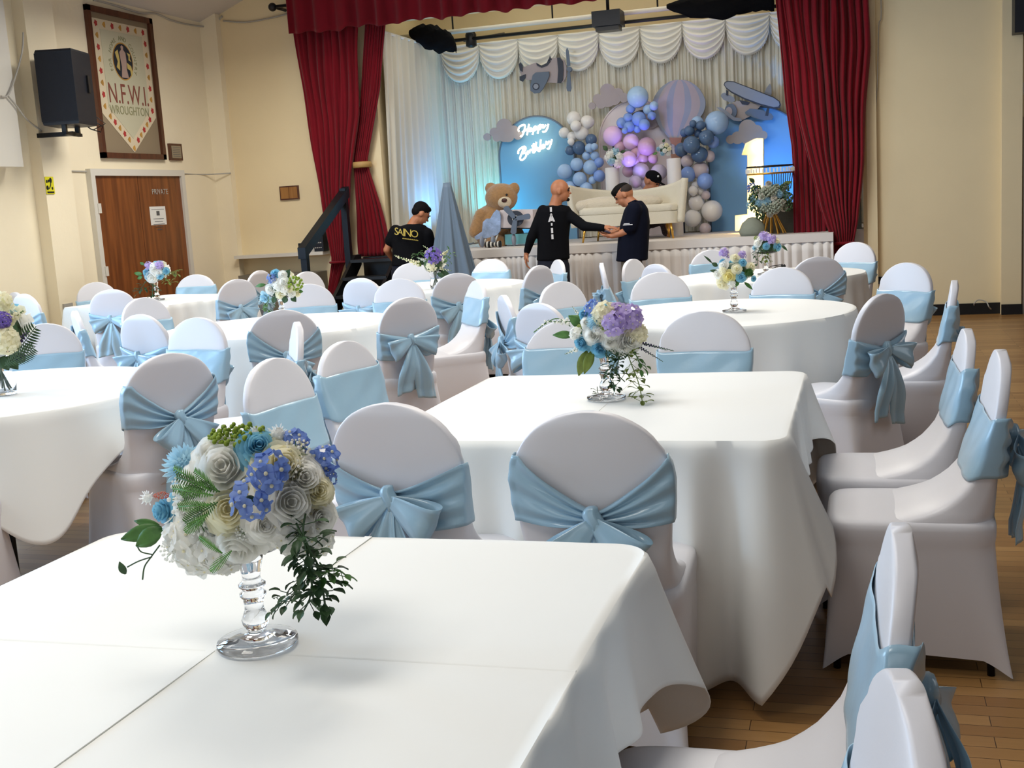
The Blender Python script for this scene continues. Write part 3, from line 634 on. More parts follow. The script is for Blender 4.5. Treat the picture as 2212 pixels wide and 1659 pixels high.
# first aeroplane
t = thing('aeroplane_cutout', 'grey cartoon aeroplane cutout hanging among the swags, nose to the right', 'aeroplane cutout')
o, s = (600, 0), 3.16
cut(MB(), [(1650, 485), (1680, 458), (1730, 438), (1762, 428), (1800, 448), (1835, 430), (1850, 398), (1920, 392), (1955, 412), (1970, 455), (1970, 520), (1950, 558), (1925, 568), (1830, 562), (1760, 548), (1700, 545), (1662, 520)], 14.60, 0.03, o, s).build('fuselage', M_fog, t, smooth=False)
mb = cut(MB(), [(1645, 440), (1655, 424), (1672, 446), (1668, 490), (1652, 480)], 14.58, 0.015, o, s); cut(mb, [(1650, 522), (1692, 506), (1690, 530), (1672, 558), (1650, 548)], 14.58, 0.015, o, s); cut(mb, [(1846, 416), (1857, 378), (1870, 408)], 14.59, 0.01, o, s)
mb.build('tail', M_darkc, t, smooth=False)
cut(MB(), [(1740, 512), (1762, 494), (1850, 488), (1853, 515), (1835, 560), (1810, 605), (1788, 632), (1750, 638), (1724, 618), (1724, 580)], 14.56, 0.025, o, s).build('wing', M_slate, t, smooth=False)
mb = MB(); disc(mb, 1762, 590, 24, 14.555, 0.004, o, s); mb.build('wing_roundel', M_darkc, t, smooth=False)
mb = MB(); disc(mb, 1762, 590, 17, 14.550, 0.004, o, s); mb.build('roundel_centre', M_slate2, t, smooth=False)
cut(MB(), [(1906, 394), (1926, 393), (1946, 420), (1950, 480), (1946, 545), (1930, 567), (1908, 566), (1914, 480)], 14.585, 0.012, o, s).build('cowling_band', M_darkc, t, smooth=False)
cut(MB(), [(1764, 428), (1800, 448), (1836, 430), (1848, 404), (1862, 420), (1840, 448), (1800, 462), (1768, 446)], 14.59, 0.008, o, s).build('cockpit_rim', M_darkc, t, smooth=False)
mb = cut(MB(), [(1966, 345), (1974, 325), (1984, 345), (1996, 448), (1974, 452)], 14.57, 0.02, o, s); cut(mb, [(1978, 490), (1994, 490), (2004, 600), (1998, 624), (1976, 622), (1970, 600)], 14.57, 0.02, o, s); disc(mb, 1989, 472, 18, 14.56, 0.04, o, s, 16)
mb.build('propeller', M_slate, t, smooth=False)
# hot air balloon
t = thing('hot_air_balloon_cutout', 'grey striped hot air balloon cutout with brown basket above the balloons', 'balloon cutout')
o, s = (1380, 150), 6.506
tab_c = [(145, 572), (200, 575), (300, 570), (450, 565), (600, 560), (800, 525), (960, 512)]
tab_h = [(145, 60), (165, 130), (200, 195), (250, 260), (300, 300), (380, 348), (450, 372), (520, 372), (600, 350), (700, 305), (800, 240), (880, 165), (960, 88)]
ys = [145+k*(960-145)/36 for k in range(37)]
g_ = [-1, -0.8, -0.47, -0.22, 0.22, 0.47, 0.8, 1]
for i in range(7):
    L_ = [(interp(tab_c, y)+g_[i]*interp(tab_h, y), y) for y in ys]; R_ = [(interp(tab_c, y)+g_[i+1]*interp(tab_h, y), y) for y in ys]
    cut(MB(), L_+R_[::-1], 14.58-0.001*i, 0.03, o, s).build('gore', (M_slate2, M_fog)[i % 2] if i != 3 else M_fog, t, smooth=False)
cut(MB(), [(425, 958), (605, 958), (590, 1045), (520, 1072), (450, 1040)], 14.56, 0.04, o, s).build('skirt', M_terr, t, smooth=False)
cut(MB(), [(450, 1190), (590, 1190), (585, 1270), (520, 1292), (460, 1265)], 14.56, 0.06, o, s).build('basket', M_terr, t, smooth=False)
mb = MB()
for a_, c_ in (((450, 1040), (465, 1195)), ((585, 1040), (575, 1195))): mb.tube([at(o[0]+a_[0]/s, o[1]+a_[1]/s, Y=14.57), at(o[0]+c_[0]/s, o[1]+c_[1]/s, Y=14.57)], 0.005, 5)
mb.build('ropes', M_darkc, t)
# biplane
t = thing('biplane_cutout', 'grey cartoon biplane cutout with two long wings at upper right of the backdrop', 'aeroplane cutout')
cut(MB(), [(1300, 480), (1380, 440), (1560, 470), (1720, 500), (1640, 590), (1560, 660), (1470, 705), (1400, 730), (1310, 700), (1260, 640)], 14.57, 0.03, o, s).build('fuselage', mat('pale_card', (168, 158, 156), 0.7, bump=0.02), t, smooth=False)
cut(MB(), [(1760, 335), (1800, 250), (1842, 198), (1862, 240), (1866, 345), (1840, 400), (1780, 370)], 14.59, 0.02, o, s).build('tail', M_slate2, t, smooth=False)
cut(MB(), [(1150, 375), (1165, 340), (1205, 325), (1340, 395), (1350, 440), (1300, 470), (1190, 425)], 14.56, 0.02, o, s).build('far_wing', M_slate2, t, smooth=False)
cut(MB(), [(1490, 600), (1560, 552), (1700, 562), (1860, 620), (1892, 665), (1870, 710), (1760, 716), (1620, 680), (1500, 628)], 14.54, 0.02, o, s).build('lower_wing', M_slate, t, smooth=False)
cut(MB(), [(1192, 215), (1205, 180), (1245, 160), (1330, 166), (1600, 270), (1900, 388), (1980, 445), (1996, 495), (1975, 540), (1900, 552), (1700, 500), (1480, 420), (1300, 330), (1225, 268)], 14.52, 0.03, o, s).build('upper_wing', M_darkc, t, smooth=False)
cut(MB(), [(1204, 215), (1215, 188), (1248, 172), (1330, 178), (1600, 282), (1895, 400), (1965, 450), (1978, 492), (1960, 522), (1895, 530), (1700, 478), (1480, 398), (1310, 312), (1232, 256)], 14.515, 0.01, o, s).build('upper_wing_face', M_slate2, t, smooth=False)
for q_ in ([(1228, 290), (1258, 300), (1250, 370), (1222, 360)], [(1800, 540), (1835, 545), (1815, 655), (1775, 650)]): cut(MB(), q_, 14.535, 0.01, o, s).build('wing_strut', M_darkc, t, smooth=False)
cut(MB(), [(1410, 430), (1560, 460), (1530, 500), (1450, 490)], 14.555, 0.01, o, s).build('cockpit', M_darkc, t, smooth=False)
mb = MB(); disc(mb, 1290, 590, 85, 14.54, 0.04, o, s, 24, 110); mb.build('engine_ring', M_slate, t, smooth=False)
mb = MB(); disc(mb, 1265, 590, 48, 14.53, 0.02, o, s, 20, 62); mb.build('spinner', M_fog, t, smooth=False)
cut(MB(), [(1090, 535), (1150, 530), (1230, 580), (1340, 670), (1440, 690), (1450, 725), (1330, 720), (1200, 620)], 14.525, 0.01, o, s).build('propeller', M_slate2, t, smooth=False)
# neon sign
M_neon = mat('neon_tube', (255, 246, 214), 0.4, emit=(255, 244, 212), estr=3.2, bump=0.01)
t = thing('neon_sign', 'glowing white Happy Birthday script sign on the left blue board', 'neon sign')
HB = {'happy': [[(1120, 405), (1103, 375), (1125, 315), (1185, 280), (1235, 285), (1228, 360), (1198, 455), (1165, 505), (1143, 492)], [(1180, 420), (1240, 385), (1300, 350)], [(1318, 258), (1296, 360), (1276, 480)],
    [(1362, 340), (1330, 348), (1318, 388), (1345, 398), (1370, 345), (1372, 392), (1392, 388)], [(1416, 318), (1402, 400), (1386, 474)], [(1412, 335), (1445, 305), (1462, 335), (1440, 378), (1408, 385)], [(1506, 285), (1498, 370), (1490, 448)], [(1504, 310), (1540, 275), (1560, 305), (1535, 355), (1502, 362)],
    [(1592, 262), (1585, 318), (1615, 325), (1650, 270)], [(1700, 256), (1682, 335), (1645, 400), (1600, 414), (1592, 396)]],
    'birthday': [[(1098, 855), (1106, 790), (1160, 735), (1222, 708), (1250, 735), (1232, 790), (1190, 835)], [(1205, 730), (1180, 820), (1145, 905), (1142, 955), (1178, 974), (1235, 930), (1262, 872), (1235, 836), (1192, 842)], [(1292, 790), (1280, 848), (1302, 850)], [(1330, 778), (1324, 842)], [(1328, 800), (1350, 770), (1372, 775)],
    [(1412, 640), (1392, 750), (1395, 820), (1425, 820)], [(1368, 700), (1452, 660)], [(1462, 612), (1442, 730), (1432, 818)], [(1440, 760), (1470, 725), (1484, 745), (1480, 792)], [(1532, 725), (1502, 745), (1500, 788), (1530, 782), (1550, 565)], [(1550, 565), (1540, 700), (1552, 772)],
    [(1612, 665), (1582, 690), (1580, 738), (1610, 728), (1622, 668), (1628, 738)], [(1662, 598), (1658, 655), (1688, 652), (1722, 592)], [(1772, 562), (1748, 655), (1715, 742), (1690, 752), (1684, 732)]]}
for w, strokes in HB.items():
    mb = MB()
    for st_ in strokes: mb.tube(smooth_poly([at(1000+x/9.217, 240+y/9.217, Y=14.52) for x, y in st_], 5, False), 0.0115, 8)
    mb.build(w+'_script', M_neon, t)
# balloons
def bmat(n, c, a=0.0, r=0.12): return mat(n, c, r, trans=a, ior=1.1, coat=0.6, bump=0.01, bscale=3)
BM = dict(w=bmat('white_balloon', (228, 226, 224)), l=bmat('light_blue_balloon', (160, 190, 226)), s=bmat('slate_balloon', (84, 108, 140)), b=bmat('blue_balloon', (130, 160, 220)), p=bmat('pink_lit_balloon', (228, 192, 228)), m=bmat('mauve_balloon', (204, 192, 212)), c=bmat('clear_blue_balloon', (170, 202, 236)), k=bmat('beige_balloon', (198, 184, 188)), d=bmat('dusky_pink_lit_balloon', (196, 160, 176)))  # pink cast of the stage lights is put into the pink base colours
NAME = dict(w='white', l='light blue', s='slate blue', b='blue', p='pink', m='mauve', c='pale blue', k='beige', d='dusky pink')
rb = random.Random(5)
def garland(label, lst, Y0):
    t = thing('balloon_garland', label, 'balloon garland'); cs = []
    for x, y, r, c in lst:
        rad = r/2496.0*14.4
        yy = Y0
        while any((at(x, y, Y=yy)-q).length < (rad+rq)*0.80 for q, rq in cs): yy -= 0.02
        p = at(x, y, Y=yy); rad *= yy/Y0; cs.append((p, rad))
    for (p, rad), (x, y, r, c) in zip(cs, lst):
        mb = MB(); n = 20; rings = []
        ax = Vector((rb.uniform(-1, 1), rb.uniform(0.2, 1), rb.uniform(-1, 0.3))).normalized(); rot = ax.to_track_quat('-Z', 'Y').to_matrix()
        for i in range(15):
            th = PI*i/14; zz = math.cos(th); rr = math.sin(th)*(1-0.10*max(0, -zz)); zz = zz if zz > 0 else zz*1.10
            rings.append([p+rot@Vector((rad*rr*math.cos(2*PI*k/n), rad*rr*math.sin(2*PI*k/n), rad*zz)) for k in range(n)])
        mb.loft(rings); kn = p+rot@Vector((0, 0, -rad*1.10)); mb.ball(kn, rad*0.08, 6, 4)
        mb.build('balloon', BM[c], t)
Z1 = lambda l: [(1180+x/7.373, 150+y/7.373, r/7.373, c) for x, y, r, c in l]
Z2 = lambda l: [(1180+x/6.506, 340+y/6.506, r/6.506, c) for x, y, r, c in l]
Z4 = lambda l: [(1380+x/6.506, 150+y/6.506, r/6.506, c) for x, y, r, c in l]
Z3 = lambda l: [(1150+x/3.16, y/3.16, r/3.16, c) for x, y, r, c in l]
garland('left balloon cluster of white, slate and light blue balloons beside the neon sign', Z1([(440, 780, 118, 'w'), (650, 840, 112, 'w'), (560, 1010, 120, 'w'), (285, 1010, 88, 'w'), (410, 1070, 80, 'w'), (395, 1150, 58, 'w'), (470, 900, 90, 'w'), (715, 1120, 95, 's'), (520, 1245, 108, 's'), (375, 1290, 78, 's'), (690, 1250, 75, 'l'), (765, 1230, 58, 'l'), (640, 1375, 70, 'l'), (775, 1375, 75, 'l'), (840, 1480, 80, 'b')])
    + Z2([(260, 200, 112, 'l'), (430, 100, 96, 'l'), (620, 140, 106, 'l'), (470, 305, 105, 'l'), (650, 320, 58, 'l'), (745, 260, 85, 'b'), (330, 420, 90, 'l'), (560, 440, 95, 'l')]), 14.42)
garland('middle balloon cluster of blue, mauve and light-tinted pink balloons lit purple', Z1([(1340, 630, 72, 'b'), (1620, 640, 80, 'l'), (1715, 580, 72, 'l'), (1200, 850, 85, 'b'), (1300, 770, 75, 'b'), (1475, 790, 118, 'b'), (1680, 740, 68, 'b'), (1320, 915, 90, 'b'), (1450, 950, 60, 'b'), (1250, 975, 50, 'b'), (1560, 880, 90, 'b'), (1455, 440, 172, 'c'), (1170, 1230, 90, 'd'), (1600, 1230, 150, 'd'), (1060, 1060, 160, 'p'), (1350, 1150, 130, 'p'), (1430, 1330, 90, 'd'), (1420, 1480, 80, 'p'), (1310, 1430, 128, 'p'), (1540, 1420, 85, 'd'), (1700, 1420, 80, 'd')])
    + Z2([(1330, 200, 122, 'm'), (1580, 210, 115, 'm'), (1150, 190, 85, 'd'), (1250, 345, 92, 'm'), (1385, 370, 72, 'm'), (1500, 420, 80, 'm')]), 14.42)
garland('right balloon cluster of slate, beige and white balloons beside the blue arch', Z4([(820, 745, 85, 'l'), (1095, 750, 162, 'l'), (1040, 1020, 88, 'b'), (990, 1220, 80, 'k'), (680, 1290, 92, 'k'), (640, 890, 60, 's'), (760, 762, 50, 's'), (870, 785, 65, 's'), (710, 862, 72, 's'), (835, 900, 60, 's'), (945, 960, 106, 's'), (600, 1130, 98, 's'), (850, 1195, 114, 's'), (740, 1060, 120, 's'), (865, 1420, 120, 'k'), (690, 1470, 104, 'b'), (930, 1570, 112, 'b')])
    + Z3([(1115, 1268, 30, 'w'), (1098, 1302, 34, 'w'), (1158, 1300, 32, 'w'), (1185, 1332, 30, 'k'), (1120, 1385, 54, 'w'), (1095, 1490, 60, 'w'), (1225, 1440, 72, 'w'), (1180, 1560, 40, 'k')]), 14.35)
# plinths
M_plinth = mat('white_plinth', (214, 210, 210), 0.5, bump=0.03)
for px_, top, lab in ((1322, 362, 'slim white round plinth holding flowers left of the sofa centre'), (1455, 342, 'white round plinth holding flowers beside the slate balloons')):
    a = at(px_, top, Y=13.98); tag(MB().lathe([(0.085, SZ), (0.085, a.z-0.01), (0.08, a.z)], (a.x, a.y, 0), 28).build('plinth', M_plinth, None, sharp=40), lab, 'plinth')
# teddy bear
def blobs(name, m, parent, balls=(), caps=(), vox=0.012, smooth=3, extra=None, **tags):
    mb = extra or MB()
    for c, r, *rt in balls: mb.ball(c, r, 16, 12, rt[0] if rt else None)
    for a_, ra, b2, rb2 in caps:
        mb.tube([a_, b2], [ra, rb2], 14); mb.ball(a_, ra, 14, 10); mb.ball(b2, rb2, 14, 10)
    o = mb.build(name, m, parent, fix=True, **tags)
    md = o.modifiers.new('merge', 'REMESH'); md.mode = 'VOXEL'; md.voxel_size = vox; md.use_smooth_shade = True
    if smooth:
        md = o.modifiers.new('soften', 'SMOOTH'); md.factor = 0.5; md.iterations = smooth
    return o
M_fur = mat('brown_fur', (170, 128, 82), 0.95, sheen=0.6, var=0.12, vscale=30, bump=1.0, bscale=90)
tb = thing('teddy_bear', 'large brown teddy bear sitting in the toy aeroplane on the stage', 'teddy bear')
BYY = 13.62; h = at(1083, 427, Y=BYY)
blobs('body', M_fur, tb, [(h, (0.205, 0.17, 0.175)), (h+Vector((-0.135, 0.02, 0.12)), (0.075, 0.04, 0.075)), (h+Vector((0.165, 0.02, 0.10)), (0.07, 0.04, 0.075)),
    (at(1062, 490, Y=BYY), (0.25, 0.20, 0.27)), (at(1062, 468, Y=BYY), (0.19, 0.15, 0.15))], [(at(1040, 465, Y=BYY-0.12), 0.085, at(1027, 500, Y=BYY-0.16), 0.085), (at(1100, 478, Y=BYY-0.1), 0.08, at(1118, 505, Y=BYY-0.12), 0.08),
    (at(1050, 524, Y=BYY-0.02), 0.095, at(1080, 524, Y=BYY-0.25), 0.09)], vox=0.014)
blobs('muzzle', mat('cream_fur', (222, 206, 178), 0.95, sheen=0.5, bump=0.8, bscale=90), tb, [(h+Vector((0.075, -0.125, -0.055)), (0.088, 0.07, 0.07))], vox=0.008)
MB().ball(h+Vector((0.095, -0.195, -0.035)), (0.036, 0.02, 0.026)).build('nose', mat('brown_nose', (70, 36, 30), 0.4, bump=0.02), tb)
for dx in (-0.005, 0.115): MB().ball(h+Vector((dx, -0.150, 0.03)), 0.014).build('eye', M_black, tb)
# toy plane the bear sits in
o, s = (820, 400), 6.506
t = thing('toy_aeroplane', 'wooden toy aeroplane with slate propeller standing on the stage around the teddy bear', 'toy aeroplane')
cut(MB(), [(1690, 352), (2150, 345), (2160, 600), (1690, 600)], 13.25, 0.32, o, s).build('fuselage', M_boardw, t, smooth=False)
cut(MB(), [(1690, 600), (2160, 600), (2160, 616), (1690, 616)], 13.24, 0.34, o, s).build('trim_strip', M_black, t, smooth=False)
cut(MB(), [(1640, 345), (1680, 365), (1700, 440), (1695, 640), (1650, 700), (1520, 742), (1350, 765), (1330, 725), (1440, 650), (1450, 520), (1500, 470), (1555, 470), (1600, 390)], 13.2, 0.03, o, s).build('wing', mat('pale_blue_foil', (158, 176, 206), 0.3, metal=0.2, var=0.2, vscale=18, bump=0.3), t, smooth=False)
mb = MB(); disc(mb, 1905, 470, 110, 13.17, 0.04, o, s, 32); mb.build('hub_ring', M_darkc, t, smooth=False)
mb = MB(); disc(mb, 1905, 470, 44, 13.15, 0.02, o, s, 24); mb.build('hub_centre', M_white, t, smooth=False)
def blade(x0, y0, x1, y1, w0, w1):
    d = Vector((x1-x0, y1-y0)).normalized(); n = Vector((-d.y, d.x)); L_ = []
    for k in range(9):
        an = -PI/2+PI*k/8; L_.append((x1+d.x*w1*math.cos(an)*0.7+n.x*w1*math.sin(an), y1+d.y*w1*math.cos(an)*0.7+n.y*w1*math.sin(an)))
    return [(x0-n.x*w0, y0-n.y*w0)]+L_+[(x0+n.x*w0, y0+n.y*w0)]
for x1, y1 in ((1775, 325), (2085, 440), (1878, 660)): cut(MB(), blade(1905, 470, x1, y1, 28, 40), 13.14, 0.025, o, s).build('propeller_blade', M_slate, t, smooth=False)
mb = MB(); legs = ((1500, 740, 1440, 850), (1660, 690, 1600, 850), (1890, 616, 1890, 850), (2120, 616, 2120, 850))
for x0, y0, x1, y1 in legs:
    a, b_ = at(o[0]+x0/s, o[1]+y0/s, Y=13.22), at(o[0]+x1/s, o[1]+y1/s, Y=13.22); b_.z = SZ+0.012; mb.tube([a, b_], 0.012, 6)
mb.build('strut', M_white, t)
for x1 in (1440, 1597, 1890):
    a = at(o[0]+x1/s, o[1]+800/s, Y=13.20); MB().ball((a.x, 13.2, SZ+0.075), (0.025, 0.06, 0.07), 14, 10).build('wheel', M_slate2, t)
mb = MB()
a = at(o[0]+1700/s, o[1]+650/s, Y=13.3); 
MB().box((a.x+0.05, 13.3, SZ+0.02), (a.x+0.4, 13.55, SZ+0.14)).build('lower_shelf', mat('aqua_board', (120, 190, 200), 0.5, bump=0.02), t, smooth=False)
zt = thing('zebra_toy', 'small striped black and white soft toy lying under the toy aeroplane', 'soft toy')
a = at(1066, 522, Y=13.1); mw = mat('white_plush', (215, 212, 205), 0.9, bump=0.3)
for i in range(9):
    x = a.x-0.10+0.022*i
    MB().lathe([(0.0, 0), (0.032+0.009*math.sin(i), 0.003), (0.032+0.009*math.sin(i), 0.019), (0.0, 0.022)], (0, 0, 0), 14, False).build('stripe', (M_black, mw)[i % 2], zt)
    ob = COL.objects[-1]; ob.rotation_euler = (0, PI/2, 0); ob.location = (x, 13.08, SZ+0.038)
cable('stage_cable', 'grey cable looping over the left corner of the stage', [tuple(at(x, y, z=SZ+0.012)) for x, y in ((996, 533), (1015, 527), (1035, 522), (1050, 528), (1090, 524), (1110, 522))], 0.008, M_slate2)
# sofa
so = thing('sofa', 'cream curved two seat sofa on gold legs at the front of the stage', 'sofa')
M_sofa = mat('cream_boucle', (214, 206, 186), 0.9, sheen=0.3, bump=0.4, bscale=120)
sl, sr = at(1236, 440, Y=13.3).x, at(1484, 440, Y=13.3).x; sm, hw_ = (sl+sr)/2, (sr-sl)/2
top = lambda u: 1.50+0.10*abs(u)**1.6+0.0*u
zs = at(1400, 483, Y=13.2).z
for nm, off in (('back_shell', 0.0),):
    pts = []
    for i in range(49):
        u = -1+2*i/48; row = []
        an = u*1.25
        for j in range(13):
            v = j/12; zt_ = top(u)*1.0
            z = zs+(zt_-zs)*min(1, v*1.0)
            fl = 0.93+0.09*(z-zs)/(zt_-zs)
            row.append((sm+hw_*fl*math.sin(an)/math.sin(1.25), 13.62-0.50*(1-math.cos(an))/(1-math.cos(1.25))+0.06*(z-zs), z))
        pts.append(row)
    MB().grid(pts).build('back_shell', M_sofa, so, solid=0.07)
pts = [(sm+hw_*0.93*x, y) for x, y in ((-0.90, 13.16), (-0.6, 13.10), (0.6, 13.10), (0.90, 13.16), (0.94, 13.4), (0.7, 13.56), (-0.7, 13.56), (-0.94, 13.4))]
sp_ = smooth_poly([(x, y, 0) for x, y in pts], 5)
MB().loft([[Vector((p.x, p.y, z)) for p in sp_] for z in (zs-0.005, zs+0.0, zs+0.13)]).build('seat_base', M_sofa, so, sharp=50)
MB().loft([[Vector((sm+(p.x-sm)*k, 13.33+(p.y-13.33)*k, z)) for p in sp_] for z, k in ((zs+0.13, 0.95), (zs+0.14, 0.985), (zs+0.19, 0.985), (zs+0.215, 0.93))]).build('seat_cushion', M_sofa, so, sharp=60)
for x, y in ((-0.74, 13.15), (0.74, 13.15), (-0.6, 13.5), (0.6, 13.5)):
    MB().tube([(sm+hw_*x, y, zs), (sm+hw_*x*1.06, y-0.02, SZ)], [0.018, 0.010], 10).build('leg', M_gold, so)
tag(blobs('fluffy_cushion', mat('cream_faux_fur', (206, 194, 172), 0.95, sheen=0.6, bump=1.0, bscale=60), None, [(Vector((sm-0.28, 13.27, zs+0.24)), (0.36, 0.12, 0.095)), (Vector((sm-0.52, 13.26, zs+0.235)), (0.14, 0.12, 0.075)), (Vector((sm+0.15, 13.30, zs+0.25)), (0.25, 0.12, 0.08))]), 'long fluffy cream cushion lying on the sofa seat', 'cushion')
# number one
n1 = thing('marquee_number', 'glowing cream number one with round bulbs at the right of the stage', 'number sign')
o, s = (1540, 260), 6.38
one = [(315, 1310), (483, 1296), (483, 478), (405, 475), (455, 322), (560, 268), (612, 250), (697, 250), (697, 1290), (830, 1284), (830, 1506), (315, 1520)]
Y1 = 13.9
M_one = mat('cream_marquee_paint', (250, 236, 200), 0.5, bump=0.02)
cut(MB(), one, Y1, 0.10, o, s).build('face', M_one, n1, smooth=False)
P1 = [at(o[0]+x/s, o[1]+y/s, Y=Y1) for x, y in one]; mb = MB()
for i in range(len(P1)):
    a, b_ = P1[i], P1[(i+1) % len(P1)]; d = (b_-a).normalized(); 
    mb.v += [tuple(a+Vector((0, -0.06, 0))), tuple(b_+Vector((0, -0.06, 0))), tuple(b_+Vector((0, 0.0, 0))), tuple(a+Vector((0, 0.0, 0)))]; q = len(mb.v); mb.f.append((q-4, q-3, q-2, q-1))
mb.build('rim', M_one, n1, smooth=False, solid=0.008)
M_bulb = mat('warm_bulb', (255, 236, 190), 0.3, emit=(255, 226, 160), estr=14, bump=0.01)
for x, y in ((610, 360), (630, 610), (600, 860), (590, 1120), (455, 1400), (610, 1400), (760, 1395)):
    p = at(o[0]+x/s, o[1]+y/s, Y=Y1-0.03); MB().ball(p, 0.032, 14, 10).build('bulb', M_bulb, n1)
    l = bpy.data.lights.new('bulb_glow', 'POINT'); l.energy = 1.1; l.color = (1, 0.78, 0.42); l.shadow_soft_size = 0.03
    lo = bpy.data.objects.new('bulb_glow', l); COL.objects.link(lo); lo.location = p+Vector((0, -0.05, 0))
# ---------------------------------------------------------------- people
def finger_hand(mb, wrist, d, n, side, size=1.0, curl=0.6):
    """palm and five fingers: d = hand direction, n = palm normal, side = thumb side (+1 or -1)"""
    d = Vector(d).normalized(); n = Vector(n); n = (n-d*n.dot(d)).normalized(); w = d.cross(n)*side; S = size
    L = []
    L.append((wrist, 0.026*S, wrist+d*0.045*S, 0.024*S))
    for k, (off, ln) in enumerate(((0.027, 0.068), (0.009, 0.078), (-0.009, 0.072), (-0.026, 0.056))):
        b0 = wrist+d*0.025*S+w*off*0.7*S; b1 = wrist+d*0.085*S+w*off*S
        L.append((b0, 0.013*S, b1, 0.0115*S))
        dd = (d*math.cos(curl*0.5)+n*math.sin(curl*0.5)); p1 = b1+dd*ln*0.5*S
        d2 = (d*math.cos(curl*1.3)+n*math.sin(curl*1.3)); p2 = p1+d2*ln*0.5*S
        L.append((b1, 0.0095*S, p1, 0.0085*S)); L.append((p1, 0.0085*S, p2, 0.007*S))
    t0 = wrist+d*0.02*S+w*0.02*S; t1 = t0+(d*0.5+w*0.75+n*0.2).normalized()*0.04*S; t2 = t1+(d*0.9+w*0.25+n*0.3).normalized()*0.032*S
    L.append((t0, 0.014*S, t1, 0.0105*S)); L.append((t1, 0.0105*S, t2, 0.008*S))
    return L
def head_parts(par, hc, f, up, hair, m=M_skin, rs=1.0):
    """face: hc centre of skull, f face direction, up crown direction; returns shapes to merge into the body"""
    f = Vector(f).normalized(); up = Vector(up); up = (up-f*up.dot(f)).normalized(); sd = f.cross(up)
    rot = Matrix((sd, f, up)).transposed()
    g = lambda x, y, z: hc+rot@Vector((x, y, z))*rs
    balls = [(g(0, -0.012, 0.015), (0.077*rs, 0.098*rs, 0.100*rs), rot), (g(0, 0.022, -0.045), (0.060*rs, 0.068*rs, 0.075*rs), rot), (g(0, 0.050, -0.088), (0.034*rs, 0.030*rs, 0.026*rs), rot),
             (g(0, 0.098, -0.028), (0.013*rs, 0.020*rs, 0.014*rs), rot), (g(0, 0.088, -0.008), (0.009*rs, 0.014*rs, 0.026*rs), rot), (g(0, 0.085, 0.022), (0.045*rs, 0.012*rs, 0.010*rs), rot),
             (g(0, 0.086, -0.058), (0.024*rs, 0.012*rs, 0.009*rs), rot), (g(0.078, -0.012, -0.012), (0.012*rs, 0.022*rs, 0.034*rs), rot), (g(-0.078, -0.012, -0.012), (0.012*rs, 0.022*rs, 0.034*rs), rot)]
    for sx in (-1, 1):
        MB().ball(g(sx*0.030, 0.083, 0.005), 0.010*rs, 10, 8, rot).build('eye', M_black, par)
        MB().tube([g(sx*0.014, 0.098, 0.024), g(sx*0.032, 0.095, 0.029), g(sx*0.05, 0.082, 0.022)], 0.0035*rs, 5).build('eyebrow', M_hair, par)
    MB().tube([g(-0.022, 0.093, -0.059), g(0, 0.099, -0.057), g(0.022, 0.093, -0.059)], 0.0032*rs, 5).build('lips', mat('lips', (140, 78, 66), 0.5, bump=0.02), par)
    if hair == 'short':
        blobs('hair', M_hair, par, [(g(0, -0.022, 0.040), (0.083*rs, 0.098*rs, 0.086*rs), rot), (g(0, 0.030, 0.080), (0.062*rs, 0.050*rs, 0.032*rs), rot), (g(0, -0.055, -0.005), (0.072*rs, 0.058*rs, 0.062*rs), rot)], vox=0.006, smooth=2)
    if hair == 'crop':
        blobs('hair', M_hair, par, [(g(0, 0.0, 0.062), (0.066*rs, 0.105*rs, 0.064*rs), rot), (g(0, 0.07, 0.075), (0.05*rs, 0.035*rs, 0.03*rs), rot)], vox=0.006, smooth=2)
        blobs('shaved_sides', mat('cropped_hair', (44, 34, 30), 0.8, bump=0.4, bscale=200), par, [(g(0, -0.030, 0.030), (0.0795*rs, 0.088*rs, 0.07*rs), rot)], vox=0.006, smooth=1)
    if hair == 'cap':
        blobs('cap', M_tee, par, [(g(0, -0.010, 0.050), (0.090*rs, 0.108*rs, 0.080*rs), rot), (g(0, 0.12, 0.035), (0.065*rs, 0.065*rs, 0.010*rs), rot)], vox=0.007, smooth=1)
        MB().ball(g(0.055, 0.06, 0.095), 0.012).build('cap_badge', M_shirtwhite, par)
    if hair == 'beard': 
        blobs('beard', M_hair, par, [(g(0, 0.078, -0.096), (0.024*rs, 0.022*rs, 0.020*rs), rot)], vox=0.005, smooth=1)
    return balls
def torso(rings):                                    # (centre, side vector, half width, half depth)
    out = []
    for c, sv, hw, hd in rings:
        sv = Vector(sv).normalized(); fv = Vector((0, 0, 1)).cross(sv)
        out.append([Vector(c)+sv*hw*math.copysign(abs(math.cos(a))**0.8, math.cos(a))+fv*hd*math.copysign(abs(math.sin(a))**0.8, math.sin(a)) for a in [2*PI*k/20 for k in range(20)]])
    return out
def V(x, y, Y): return at(x, y, Y=Y)
YP = 12.05
